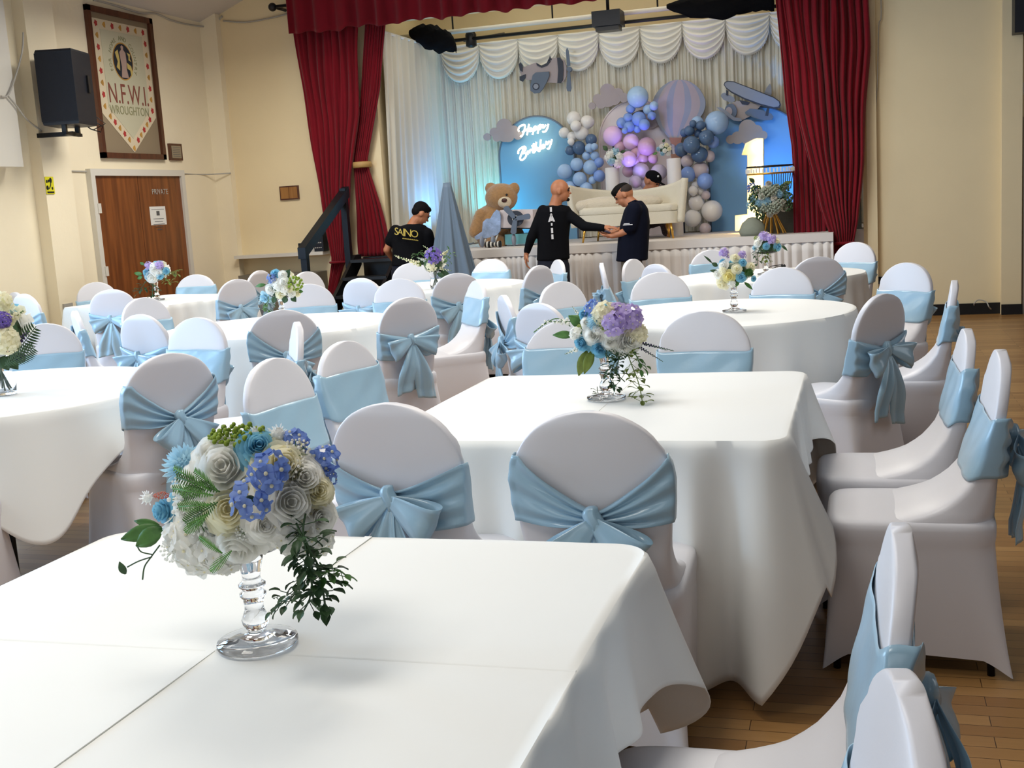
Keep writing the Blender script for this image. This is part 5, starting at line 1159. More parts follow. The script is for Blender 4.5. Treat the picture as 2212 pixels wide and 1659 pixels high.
LB = ['white cloth on the round table carrying the yellow and blue bouquet', 'white cloth on the far round table with the sunglasses', 'white cloth on the round table with the lime green bouquet', 'white cloth on the far round table with the purple hydrangea vase']
for i, (x, y, w) in enumerate(TS):
    round_table(x, y, 'round folding table hidden under the %s white round cloth' % w)
    cloth('tablecloth', LB[i], x, y, circ(0.765), lambda s: 0.725, lambda s: 0.055, 21, 0.046, i+1)
round_table(-3.74, 4.16, 'round folding table hidden under the near left white cloth', R=0.80)
cloth('tablecloth', 'white cloth with a low hanging corner on the near left round table', -3.74, 4.16, circ(0.80), lambda s: 0.19+0.30*sum(bump(s, c/360, 0.045) for c in (-39+360, 51, 141, 231)), lambda s: 0.03+0.09*sum(bump(s, c/360, 0.05) for c in (-39+360, 51, 141, 231)), 13, 0.034, 9)
# square tables: middle, front, far left
H1 = 0.62
pr = rrect(H1, H1, 0.07); NN = len(pr)
side = lambda s: (s*4) % 4                            # 0..1 corner(+x+y) to corner(-x+y)=back, 1..2 left, 2..3 front, 3..4 right
def Lsq(front, right, back, left):
    def f(s):
        k = (s*4) % 4; vals = (back, left, front, right); i = int(k); fr_ = k-i
        v = vals[i]; nx = vals[(i+1) % 4]; pv = vals[(i-1) % 4]
        if fr_ < 0.12: v = pv+(v-pv)*(fr_/0.12)
        return v+0.08*sum(bump(s, c, 0.022) for c in (0.015, 0.265, 0.515, 0.765))*(1 if v < 0.4 else 0)
    return f
Osq = lambda s: 0.02+0.11*sum(bump(s, c, 0.028) for c in (0.017, 0.267, 0.517, 0.767))
for nm, x, y, rot, lab, L_ in (('middle', -0.83, 3.81, 0.0, 'white cloth on the square middle table with the lily of the valley bouquet', Lsq(0.715, 0.22, 0.6, 0.6)),
                     ('front', -1.035, 1.59, 0.0, 'large white cloth on the nearest table at the bottom of the picture', Lsq(0.45, 0.22, 0.45, 0.45)),
                     ('far left', -6.22, 9.30, math.radians(-18), 'white cloth on the far left table before the brown door', Lsq(0.66, 0.6, 0.5, 0.62))):
    round_table(x, y, 'square folding table hidden under the %s white cloth' % nm, 'square', H1, rot)
    c_ = cloth('tablecloth', lab, x, y, pr, L_, Osq, 26, 0.042, int(x*10)+40, rot)
    if nm == 'front':
        MB().box((0.0, -H1, 0.7525), (0.016, H1, 0.7545)).build('hem_seam', M_linen, c_, smooth=False)
        MB().grid([[(x, -0.02-0.004+0.004*k+0.006*math.sin(x*3), 0.7536+(0.0012 if k == 1 else -0.0012)) for k in (0, 1, 2)] for x in [-H1+i*H1/20 for i in range(41)]]).build('fold_crease', M_linen, c_)
    if nm == 'middle':
        MB().box((-0.02, -H1, 0.7525), (-0.004, H1, 0.7540)).build('hem_seam', M_linen, c_, smooth=False)
# sunglasses
sg = thing('sunglasses', 'black sunglasses lying on the far right round table', 'sunglasses', (at(1692, 575, z=.76).x*0.965, at(1692, 575, z=.76).y*0.965, 0.757), math.radians(20))
for sx in (-1, 1):
    MB().ball((0, sx*0.034, 0.025), (0.006, 0.030, 0.022), 14, 10).build('lens', M_black, sg)
    MB().tube([(0, sx*0.066, 0.035), (-0.08, sx*0.068, 0.03), (-0.14, sx*0.066, 0.003)], 0.0035, 6).build('temple', M_black, sg)
MB().tube([(0, -0.012, 0.032), (0.004, 0, 0.035), (0, 0.012, 0.032)], 0.003, 6).build('bridge', M_black, sg)
# ---------------------------------------------------------------- flowers
rf = random.Random(11)
def frame(n):
    n = Vector(n).normalized(); u = n.orthogonal().normalized(); return u, n.cross(u), n
def rose(c, n, r, m, parent, name='rose', hi=True):
    u, w, n = frame(n); mb = MB(); ph0 = rf.uniform(0, 6)
    layers = ((0.15, 2, 0.05, 1.0), (0.26, 3, 0.08, 1.02), (0.38, 3, 0.14, 1.0), (0.50, 4, 0.24, 0.94), (0.64, 5, 0.42, 0.80), (0.80, 5, 0.70, 0.58), (0.95, 6, 1.0, 0.32), (1.06, 6, 1.35, 0.06)) if hi else ((0.35, 3, 0.1, 1.0), (0.65, 4, 0.4, 0.7), (1.0, 5, 1.0, 0.3))
    for li, (rad, cnt, tilt, hgt) in enumerate(layers):
        for k in range(cnt):
            a0 = ph0+li*0.9+2*PI*k/cnt; wid = 2*PI/cnt*0.78; pts = []
            nu, nv = (7, 6) if hi else (5, 4)
            for i in range(nv):
                v = i/(nv-1); row = []
                for j in range(nu):
                    q = -1+2*j/(nu-1); a = a0+q*wid*(0.75+0.25*v)
                    rr = r*rad*(0.25+0.75*v**0.7)*(1+0.05*math.sin(a*5+li))
                    if v > 0.8: rr += r*0.07*tilt*(v-0.8)*5*(1-q*q)
                    hh = r*(hgt*v*(1-0.22*q*q)-0.25*tilt*v*v)+0.02*r*math.sin(a*4)+0.07*r*tilt*v**3*math.sin(a*11+li*2)
                    row.append(c+u*(rr*math.cos(a))+w*(rr*math.sin(a))+n*(hh-0.3*r))
                pts.append(row)
            mb.grid(pts)
    mb.ball(c-n*0.15*r, r*0.45, 10, 6)
    return mb.build(name, m, parent, fix=False)
def florets(c, n, r, m, parent, cnt=16, fs=0.35, name='hydrangea', dome=1.0, m2=None, petals=4, bare=False):
    u, w, n = frame(n); mb = MB(); cb2 = MB()
    for k in range(cnt):
        ph = k*2.39996; cz = 1-(k+0.5)/cnt*dome; sr = math.sqrt(max(0, 1-cz*cz))
        d = u*(sr*math.cos(ph))+w*(sr*math.sin(ph))+n*cz; p = c+d*r*rf.uniform(0.88, 1.05); a_, b_, d_ = frame(d+Vector((rf.uniform(-.2, .2), rf.uniform(-.2, .2), rf.uniform(-.2, .2)))); f_ = r*fs*rf.uniform(0.85, 1.15)
        p0 = rf.uniform(0, 6)
        for q in range(petals):
            an = p0+2*PI*q/petals; e_ = a_*math.cos(an)+b_*math.sin(an); g2 = -a_*math.sin(an)+b_*math.cos(an)
            mb.grid([[p+e_*f_*(0.08+v)*1.0+g2*f_*s_*0.52*math.sin(PI*(0.12+0.80*v))+d_*f_*(0.22*v-0.1*abs(s_)) for s_ in (-1, 0, 1)] for v in (0, 0.33, 0.66, 0.95)])
        cb2.ball(p+d_*f_*(0.10 if bare else 0.06), (f_*(0.2 if bare else 0.12),)*3, 8, 5)
    o = mb.build(name, m, parent, fix=False)
    cb2.build('floret_centres', m2 or M_cream, o)
    MB().ball(c, r*(0.3 if bare else 0.72), 12, 8).build('calyx', M_dgreen if m in (M_bluefl, M_purple, M_dpurple) else m, o)
    return o
def pompom(c, n, r, m, parent, cnt=150, name='pompom_flower'):
    mb = MB(); u, w, n = frame(n)
    for k in range(cnt):
        cz = 1-1.5*(k+0.5)/cnt; sr = math.sqrt(1-min(1, cz*cz)); ph = k*2.39996
        d = (u*sr*math.cos(ph)+w*sr*math.sin(ph)+n*cz).normalized(); a_, b_, _ = frame(d); L_ = r*rf.uniform(0.85, 1.12); b0 = c+d*L_*0.45; wd = r*0.07
        mb.grid([[b0-a_*wd*0.6, b0+a_*wd*0.6], [c+d*L_*0.85-a_*wd, c+d*L_*0.85+a_*wd], [c+d*L_-a_*wd*0.1+b_*wd, c+d*L_+a_*wd*0.1+b_*wd]])
    mb.ball(c, r*0.6, 10, 8)
    return mb.build(name, m, parent, fix=False)
def berries(c, r, m, parent, cnt=60, br=0.12, name='berry_cluster', sq=(1, 1, 1), stems=None):
    mb = MB()
    for k in range(cnt):
        cz = 1-2*(k+0.5)/cnt; sr = math.sqrt(1-cz*cz); ph = k*2.39996; q = rf.uniform(0.75, 1.0)
        mb.ball(c+Vector((sr*math.cos(ph)*sq[0], sr*math.sin(ph)*sq[1], cz*sq[2]))*r*q, r*br*rf.uniform(0.7, 1.2), 6, 4)
    o = mb.build(name, m, parent)
    if stems:
        mb = MB()
        for k in range(0, cnt, 3):
            cz = 1-2*(k+0.5)/cnt; sr = math.sqrt(1-cz*cz); ph = k*2.39996
            mb.tube([c, c+Vector((sr*math.cos(ph)*sq[0], sr*math.sin(ph)*sq[1], cz*sq[2]))*r*0.8], r*0.02, 4, False)
        mb.build('fine_stems', stems, o)
    return o
def leafmesh(mb, b0, tip, wid, up=(0, 0, 1), cup=0.15, n=7):
    b0, tip = Vector(b0), Vector(tip); d = tip-b0; L_ = d.length; d = d.normalized(); s_ = d.cross(Vector(up)); s_ = s_.normalized() if s_.length > 1e-4 else d.orthogonal().normalized(); nn = s_.cross(d)
    mb.grid([[b0+d*L_*t+s_*q*wid*math.sin(PI*min(1, 0.06+0.92*t**0.85))+nn*(wid*cup*abs(q)+L_*0.10*math.sin(PI*t)) for q in (-1, -0.5, 0, 0.5, 1)] for t in [i/(n-1) for i in range(n)]])
def leaf(b0, tip, wid, m, parent, **k):
    mb = MB(); leafmesh(mb, b0, tip, wid, **k); return mb.build('leaf', m, parent, fix=False, solid=0.0008)
def vine(pts, parent, m=M_dgreen, lw=0.010, step=0.012, r=0.0014, seed=0, name='trailing_vine', br_=4):
    rnd = random.Random(seed); P_ = smooth_poly(pts, 8, False); mb = MB().tube(P_, r, 5); acc = 0
    for i in range(1, len(P_)):
        acc += (P_[i]-P_[i-1]).length
        if acc >= step:
            acc = 0
            for _ in range(br_):
                d = Vector((rnd.uniform(-1, 1), rnd.uniform(-1, 1), rnd.uniform(-0.9, 0.5))).normalized(); q = P_[i]+d*lw*1.6*rnd.uniform(0.6, 1.3)
                mb.tube([P_[i], q], r*0.5, 4, False); leafmesh(mb, q, q+(d+Vector((0, 0, -0.3))).normalized()*lw*rnd.uniform(1.1, 1.9), lw*0.55, cup=0.3, n=5)
    return mb.build(name, m, parent, fix=False)
def spike(a, b_, r, m, parent, name='flower_spike', cnt=26, taper=0.75, stem=M_green):
    a, b_ = Vector(a), Vector(b_); d = (b_-a).normalized(); u, w, _ = frame(d); mb = MB(); L_ = (b_-a).length
    for k in range(cnt):
        t = k/cnt; ph = k*2.4; rr = r*(1-taper*t); p = a+d*L_*t+(u*math.cos(ph)+w*math.sin(ph))*rr*0.6
        mb.ball(p, (rr*0.48, rr*0.48, rr*0.48), 7, 5)
    o = mb.build(name, m, parent); MB().tube([a-d*L_*0.15, b_], r*0.12, 5).build('stem', stem, o); return o
def fern(a, b_, wid, m, parent, n=16, name='fern_leaf'):
    a, b_ = Vector(a), Vector(b_); d = (b_-a); mb = MB().tube([a, b_], 0.0012+wid*0.01, 4); dn = d.normalized(); s_ = dn.cross(Vector((0, 1, 0.2))).normalized()
    for k in range(n):
        t = (k+1)/(n+1); p = a+d*t
        for sg in (-1, 1): leafmesh(mb, p, p+(s_*sg+dn*0.5).normalized()*wid*math.sin(PI*(0.15+0.8*(1-t))), wid*0.09, up=(0, -1, 0), n=4)
    return mb.build(name, m, parent, fix=False)
def pedestal(t, x, y, z, h, br_, top_r, dish=True):
    """turned clear glass stand: wide foot, ball, baluster with two rings, cup"""
    k = h/0.17; f_ = br_
    prof = [(0.0, 0.0), (f_*0.97, 0.0), (f_, 0.004*k), (f_*0.99, 0.009*k), (f_*0.55, 0.014*k), (0.020*k, 0.019*k), (0.013*k, 0.024*k), (0.0165*k, 0.029*k), (0.0215*k, 0.037*k), (0.0225*k, 0.044*k), (0.019*k, 0.053*k), (0.016*k, 0.060*k), (0.0155*k, 0.068*k), (0.0175*k, 0.080*k),
            (0.0215*k, 0.084*k), (0.0215*k, 0.088*k), (0.0165*k, 0.092*k), (0.0165*k, 0.096*k), (0.022*k, 0.100*k), (0.022*k, 0.104*k), (0.0165*k, 0.108*k), (0.0145*k, 0.115*k), (0.0165*k, 0.128*k), (0.0205*k, 0.142*k), (0.022*k, 0.150*k), (0.010*k, 0.154*k), (0.0, 0.155*k)]
    MB().lathe(prof, (x, y, z), 48, False).build('glass_stand', M_glass, t)
    if dish: MB().lathe([(0.0, 0.153*k), (0.012*k, 0.154*k), (top_r*0.8, 0.163*k), (top_r, 0.178*k), (top_r*0.985, 0.180*k), (top_r*0.78, 0.167*k), (0.0, 0.160*k)], (x, y, z), 48, False).build('glass_dish', M_glass, t)
def bouquet(label, vx, vy, Yc, cxp, cyp, rp, items, k, foot, top_r, vz=0.757, h=0.17, thing_name='flower_centrepiece', stand=True):
    """cxp, cyp, rp: bouquet centre and radius in photograph pixels at depth Yc"""
    t = thing(thing_name, label, 'flower arrangement'); c0 = at(cxp, cyp, Y=Yc); sc = (at(cxp+100, cyp, Y=Yc)-c0).length/100.0; Rb = rp*sc
    if stand: pedestal(t, vx, vy, vz, h, foot, top_r)
    toc = Vector((-c0.x, -c0.y, CH-c0.z)).normalized()
    def place(px_, py_, kd=1.0):
        p = at(px_, py_, Y=Yc); d = p-c0; rr = min(0.985, math.sqrt(d.x**2+(d.z*1.15)**2)/Rb)
        p = at(px_, py_, Y=Yc-0.80*Rb*kd*math.sqrt(1-rr*rr)); n = (p-c0); n.y *= 1.0
        return p, n.normalized() if n.length > 1e-6 else Vector((0, -1, 0))
    MB().ball(c0, (Rb*0.55, Rb*0.55, Rb*0.48), 14, 10).build('foliage_core', M_dgreen, t)
    for kk in range(7):                              # the flowers of the side turned away
        an = kk*0.9+0.3; d = Vector((math.cos(an)*0.85, 0.75, 0.5*math.sin(an*1.7)+0.1)).normalized()
        rose(c0+d*Rb*0.62, d, Rb*0.36, (M_rose, M_cream, M_aqua)[kk % 3], t, hi=False)
    for it in items:
        ty, x, y, r_ = it[:4]; m_ = it[4] if len(it) > 4 else None; ex = it[5] if len(it) > 5 else None
        if ty in ('leaf', 'fern', 'spike', 'vine', 'stem'): 
            pts = [at(a_, b_, Y=Yc+(c_ if c_ is not None else 0)*Rb) for a_, b_, c_ in x]
            if ty == 'leaf': leaf(pts[0], pts[1], r_*sc, m_, t, up=(0.2, -1, 0.3))
            elif ty == 'fern': fern(pts[0], pts[1], r_*sc, m_, t)
            elif ty == 'spike': spike(pts[0], pts[1], r_*sc, m_, t, cnt=ex or 26)
            elif ty == 'vine': vine(pts, t, m_, lw=r_*sc, step=r_*sc*1.15, r=r_*sc*0.12, seed=y)
            elif ty == 'stem': MB().tube(smooth_poly(pts, 5, False), r_*sc, 6).build('bare_stem', m_, t)
            continue
        p, n = place(x, y, ex if isinstance(ex, float) else 1.0)
        if ty == 'rose': n2 = (n+toc*0.8).normalized(); rose(p-n*r_*sc*0.3, n2, r_*sc, m_, t, hi=k)
        elif ty == 'down': rose(p-n*r_*sc*0.3, Vector((0.05, -0.85, -0.5)), r_*sc, m_, t, hi=k)
        elif ty == 'flo': florets(p-n*r_*sc*0.4, (n+toc*0.5), r_*sc, m_, t, cnt=((8 if m_ is M_bluefl else 13) if m_ in (M_bluefl, M_lilac) else 20) if k else 12, fs=0.60 if k and m_ is M_bluefl else 0.46 if k and m_ in (M_bluefl, M_lilac) else 0.40, petals=5 if k else 4, name='small_flower_cluster', bare=bool(k and m_ is M_bluefl))
        elif ty == 'pom': pompom(p-n*r_*sc*0.3, (n+toc*0.4), r_*sc, m_, t)
        elif ty == 'ber': berries(p-n*r_*sc*0.2, r_*sc, m_, t, cnt=70 if k else 30, br=0.13 if k else 0.2, sq=(ex if isinstance(ex, tuple) else (1, 1, 1)))
        elif ty == 'gyp': berries(p-n*r_*sc*0.2, r_*sc, M_rose, t, cnt=70 if k else 30, br=0.10 if k else 0.2, name='gypsophila', stems=M_green)
        elif ty == 'star': pompom(p, (n+toc), r_*sc, M_rose, t, cnt=26, name='star_flower')
    return t
# front bouquet
bouquet('large white and blue rose bouquet on a clear glass stand on the nearest table', -0.957, 1.60, 1.60, 545, 1075, 185, [
    ('rose', 478, 1005, 66, M_rose), ('rose', 455, 975, 50, M_rose), ('rose', 615, 1000, 55, M_cream), ('rose', 660, 1030, 48, M_rose), ('rose', 492, 1100, 55, M_cream), ('rose', 630, 1085, 58, M_rose), ('down', 520, 1178, 62, M_rose), ('rose', 575, 1135, 42, M_rose),
    ('rose', 695, 1120, 45, M_rose), ('flo', 425, 1185, 62, M_rose), ('flo', 385, 1160, 40, M_rose), ('flo', 470, 1205, 45, M_rose), ('rose', 690, 1060, 40, M_cream), ('rose', 560, 960, 40, M_aqua), ('rose', 400, 1095, 48, M_rose), ('rose', 415, 1030, 44, M_rose), ('flo', 650, 1150, 46, M_rose), ('flo', 690, 1165, 34, M_rose),
    ('pom', 387, 1002, 44, M_paleblue), ('rose', 345, 1105, 30, M_aqua), ('flo', 583, 1016, 31, M_bluefl, 1.30), ('flo', 540, 1082, 33, M_bluefl, 1.32), ('flo', 640, 953, 24, M_bluefl), ('flo', 708, 988, 24, M_bluefl), ('flo', 714, 1030, 15, M_bluefl),
    ('ber', 515, 935, 40, M_lime, (1.6, 1, 0.55)), ('ber', 480, 940, 26, M_lime, (1.3, 1, 0.6)), ('gyp', 640, 975, 30), ('gyp', 400, 1075, 40), ('gyp', 420, 1125, 36), ('gyp', 375, 1190, 30), ('gyp', 640, 1015, 26), ('gyp', 530, 1150, 20), ('gyp', 440, 1055, 30),
    ('star', 552, 937, 17), ('star', 600, 938, 22), ('star', 318, 1076, 16), ('ber', 347, 1070, 10, M_coral, (1.8, 1, 0.7)),
    ('fern', [(475, 1062, -0.95), (380, 1030, -0.9)], 0, 18, M_green), ('fern', [(470, 1085, -0.95), (400, 1130, -0.85)], 0, 20, M_green), ('fern', [(450, 1040, -0.95), (395, 1075, -0.8)], 0, 18, M_green),
    ('fern', [(455, 1060, -0.95), (375, 1010, -0.9)], 0, 15, M_fern), ('fern', [(460, 1070, -0.95), (372, 1055, -0.9)], 0, 16, M_fern), ('fern', [(455, 1090, -0.95), (385, 1095, -0.9)], 0, 16, M_fern), ('fern', [(470, 1060, -0.95), (420, 1015, -0.9)], 0, 14, M_fern), ('fern', [(450, 1110, -0.95), (400, 1150, -0.9)], 0, 14, M_fern), ('fern', [(480, 1195, -0.95), (430, 1160, -0.9)], 0, 12, M_fern), ('fern', [(500, 1190, -0.95), (455, 1235, -0.9)], 0, 12, M_fern), ('gyp', 395, 1045, 26), ('gyp', 432, 1095, 26), ('gyp', 405, 1150, 24),
    ('leaf', [(350, 1140, 0), (262, 1165, -0.1)], 0, 17, M_green), ('leaf', [(352, 1143, -0.1), (295, 1180, -0.15)], 0, 19, M_green), ('leaf', [(345, 1135, 0.1), (290, 1125, 0.1)], 0, 9, M_green), ('leaf', [(560, 960, -0.1), (500, 938, -0.3)], 0, 22, M_aqua), ('leaf', [(520, 975, -0.3), (585, 945, -0.4)], 0, 20, M_aqua),
    ('stem', [(345, 1178, 0), (325, 1205, 0), (312, 1225, 0), (308, 1252, 0)], 0, 1.6, M_dgreen), ('stem', [(328, 1203, 0), (300, 1212, 0), (275, 1225, 0)], 0, 1.5, M_dgreen), ('stem', [(330, 1198, 0), (305, 1192, 0), (296, 1178, 0)], 0, 1.4, M_dgreen), ('leaf', [(272, 1240, 0), (258, 1213, 0)], 0, 8, M_dgreen),
    ('vine', [(660, 1110, -0.7), (655, 1150, -0.85), (668, 1185, -0.9), (690, 1230, -0.85), (700, 1290, -0.8), (702, 1312, -0.8)], 3, 17, M_dgreen), ('vine', [(640, 1130, -0.8), (660, 1180, -0.9), (672, 1250, -0.9), (678, 1300, -0.9)], 13, 17, M_dgreen), ('vine', [(668, 1185, -0.9), (655, 1235, -0.9), (635, 1285, -0.85), (607, 1300, -0.8)], 4, 14, M_dgreen), ('vine', [(690, 1215, -0.85), (715, 1240, -0.8), (735, 1232, -0.8)], 5, 13, M_green),
    ('vine', [(668, 1180, -0.9), (675, 1240, -0.9), (668, 1300, -0.9)], 8, 14, M_dgreen)], True, 0.066, 0.065)
# lily of the valley bouquet on the middle table
bouquet('bouquet with lavender, blue roses and lily of the valley on the middle table', -0.853, 3.86, 3.86, 1310, 715, 95, [
    ('rose', 1278, 725, 24, M_rose), ('rose', 1322, 720, 22, M_rose), ('rose', 1318, 742, 20, M_rose), ('flo', 1308, 676, 28, M_cream), ('rose', 1368, 735, 34, M_rose), ('rose', 1352, 750, 24, M_rose), ('flo', 1380, 720, 22, M_cream), ('rose', 1263, 695, 14, M_rose), ('rose', 1253, 742, 22, M_aqua), ('rose', 1296, 757, 24, M_aqua), ('rose', 1258, 676, 12, M_aqua), ('pom', 1285, 694, 21, M_paleblue),
    ('flo', 1328, 698, 24, M_lilac, 1.25), ('flo', 1362, 682, 26, M_lilac, 1.2), ('flo', 1335, 670, 18, M_lilac), ('flo', 1280, 664, 18, M_bluefl), ('flo', 1240, 722, 14, M_rose), ('flo', 1290, 712, 12, M_rose), ('ber', 1305, 702, 12, M_lime), ('ber', 1345, 765, 14, M_dgreen), ('ber', 1320, 765, 14, M_dgreen),
    ('leaf', [(1262, 705, -0.3), (1228, 682, -0.3)], 0, 13, M_green), ('leaf', [(1240, 724, -0.2), (1194, 724, -0.2)], 0, 9, M_green), ('leaf', [(1268, 758, -0.5), (1250, 812, -0.5)], 0, 12, M_olive), ('leaf', [(1280, 758, -0.5), (1262, 808, -0.6)], 0, 11, M_olive), ('leaf', [(1250, 700, -0.4), (1254, 725, -0.5)], 0, 6, M_olive),
    ('stem', [(1232, 705, -0.2), (1205, 688, -0.2), (1180, 698, -0.2), (1153, 718, -0.2)], 0, 1.2, M_green), ('spike', [(1228, 695, -0.2), (1180, 695, -0.2)], 0, 9, M_rose, 16), ('spike', [(1182, 694, -0.2), (1156, 716, -0.2)], 0, 6, M_rose, 10), ('spike', [(1250, 680, 0), (1236, 662, 0)], 0, 5, M_rose, 12), ('spike', [(1245, 755, -0.2), (1220, 765, -0.2)], 0, 6, M_rose, 12),
    ('spike', [(1360, 735, -0.4), (1456, 758, -0.5)], 0, 5.5, M_dpurple, 44), ('spike', [(1365, 740, -0.4), (1432, 781, -0.5)], 0, 5, M_dpurple, 36), ('spike', [(1370, 735, -0.3), (1440, 757, -0.2)], 0, 4, M_dpurple, 30),
    ('vine', [(1350, 750, -0.5), (1365, 790, -0.6), (1380, 830, -0.6), (1388, 872, -0.6)], 6, 9.5, M_olive), ('vine', [(1345, 760, -0.4), (1330, 800, -0.3), (1350, 825, -0.3)], 7, 9.5, M_dgreen), ('vine', [(1330, 775, -0.2), (1318, 815, 0), (1330, 835, 0)], 9, 9, M_dgreen), ('vine', [(1370, 760, -0.6), (1385, 790, -0.6)], 10, 9, M_green),
    ('vine', [(1290, 835, 0.5), (1292, 850, 0.5), (1302, 862, 0.5)], 12, 7, M_dgreen)], True, 0.068, 0.06, h=0.175)
bouquet('yellow, white and blue bouquet on a glass stand on the right round table', -0.70, 6.64, 6.64, 1587, 590, 50, [
    ('rose', 1560, 571, 12, M_rose), ('rose', 1592, 580, 12, M_cream), ('rose', 1573, 598, 15, M_yellow), ('rose', 1556, 616, 17, M_cream), ('rose', 1545, 592, 11, M_rose), ('rose', 1626, 575, 11, M_cream), ('rose', 1588, 553, 11, M_cream), ('rose', 1558, 564, 8, M_aqua), ('rose', 1606, 565, 9, M_aqua), ('rose', 1603, 600, 12, M_aqua), ('rose', 1631, 603, 7, M_aqua),
    ('flo', 1562, 543, 11, M_lilac), ('flo', 1604, 548, 9, M_lilac), ('pom', 1620, 590, 11, M_green), ('flo', 1580, 615, 9, M_rose), ('flo', 1560, 585, 9, M_cream), ('leaf', [(1550, 575, -0.3), (1537, 568, -0.3)], 0, 5, M_dgreen), ('leaf', [(1552, 588, -0.3), (1533, 584, -0.3)], 0, 4, M_dgreen), ('leaf', [(1538, 568, -0.1), (1520, 552, -0.1)], 0, 2.5, M_dgreen), ('leaf', [(1608, 610, -0.3), (1626, 626, -0.3)], 0, 4, M_green), ('leaf', [(1596, 608, -0.3), (1588, 620, -0.3)], 0, 4, M_green), ('spike', [(1572, 556, 0), (1568, 538, 0)], 0, 4, M_lilac, 10)], False, 0.068, 0.06, h=0.175)
bouquet('lilac topped bouquet on a glass stand on the far right round table', -0.735, 9.42, 9.42, 1657, 533, 34, [
    ('flo', 1650, 508, 12, M_lilac), ('flo', 1667, 514, 11, M_lilac), ('rose', 1655, 503, 8, M_cream), ('rose', 1633, 524, 10, M_rose), ('rose', 1680, 520, 9, M_cream), ('rose', 1640, 515, 8, M_rose), ('rose', 1655, 532, 8, M_aqua), ('rose', 1683, 533, 10, M_aqua), ('rose', 1627, 536, 6, M_paleblue), ('ber', 1632, 514, 5, M_lime),
    ('vine', [(1645, 530, -0.6), (1636, 550, -0.7), (1636, 570, -0.7)], 31, 5, M_dgreen), ('vine', [(1650, 540, -0.6), (1655, 560, -0.6), (1658, 568, -0.6)], 32, 5, M_olive), ('leaf', [(1688, 530, -0.4), (1701, 542, -0.4)], 0, 3, M_dgreen), ('leaf', [(1668, 535, -0.5), (1678, 545, -0.5)], 0, 3, M_dgreen)], False, 0.068, 0.10, h=0.175)
bouquet('white and lime green bouquet on a glass stand on the left round table', at(606, 640, Y=6.75).x, 6.75, 6.75, 605, 618, 46, [
    ('rose', 594, 588, 10, M_aqua), ('flo', 585, 600, 10, M_bluefl), ('rose', 611, 591, 9, M_rose), ('rose', 613, 608, 12, M_rose), ('rose', 590, 607, 9, M_rose), ('rose', 580, 626, 11, M_rose), ('rose', 606, 638, 10, M_cream), ('rose', 568, 646, 14, M_paleblue), ('ber', 640, 612, 15, M_lime), ('rose', 626, 624, 9, M_cream), ('rose', 632, 636, 8, M_rose), ('rose', 645, 635, 8, M_cream), ('flo', 600, 620, 10, M_rose),
    ('flo', 615, 628, 9, M_rose), ('leaf', [(617, 600, -0.3), (627, 582, -0.3)], 0, 7, M_dgreen), ('leaf', [(574, 615, -0.2), (552, 619, -0.2)], 0, 4, M_green), ('leaf', [(595, 640, -0.5), (590, 655, -0.5)], 0, 6, M_dgreen), ('leaf', [(618, 640, -0.5), (614, 655, -0.5)], 0, 7, M_dgreen), ('leaf', [(630, 640, -0.4), (640, 652, -0.4)], 0, 6, M_dgreen), ('leaf', [(645, 630, -0.2), (655, 630, -0.2)], 0, 4, M_green), ('vine', [(580, 640, -0.4), (578, 660, -0.5), (572, 674, -0.5)], 41, 6, M_green)], False, 0.068, 0.06, h=0.175)
bouquet('white, blue and lilac bouquet on a glass stand on the far left table', at(336, 610, Y=9.3).x, 9.3, 9.3, 335, 588, 34, [
    ('rose', 326, 601, 12, M_rose), ('rose', 316, 591, 10, M_aqua), ('rose', 333, 582, 9, M_rose), ('rose', 344, 590, 8, M_rose), ('rose', 347, 597, 7, M_aqua), ('rose', 361, 585, 7, M_aqua), ('flo', 320, 572, 8, M_lilac), ('flo', 345, 571, 8, M_lilac), ('flo', 333, 573, 7, M_rose), ('rose', 318, 600, 9, M_paleblue),
    ('leaf', [(308, 593, -0.2), (290, 590, -0.2)], 0, 4, M_green), ('leaf', [(308, 598, -0.2), (297, 602, -0.2)], 0, 4, M_green), ('leaf', [(312, 572, 0), (302, 567, 0)], 0, 3, M_green), ('vine', [(360, 595, -0.3), (370, 588, -0.3), (382, 588, -0.3)], 51, 5, M_olive), ('vine', [(355, 600, -0.3), (365, 608, -0.3), (368, 616, -0.3)], 52, 5, M_olive), ('vine', [(318, 605, -0.4), (308, 618, -0.4), (300, 632, -0.4)], 53, 5, M_dgreen), ('vine', [(330, 608, -0.4), (330, 625, -0.4), (330, 640, -0.4)], 54, 5, M_dgreen)], False, 0.068, 0.06, h=0.19)
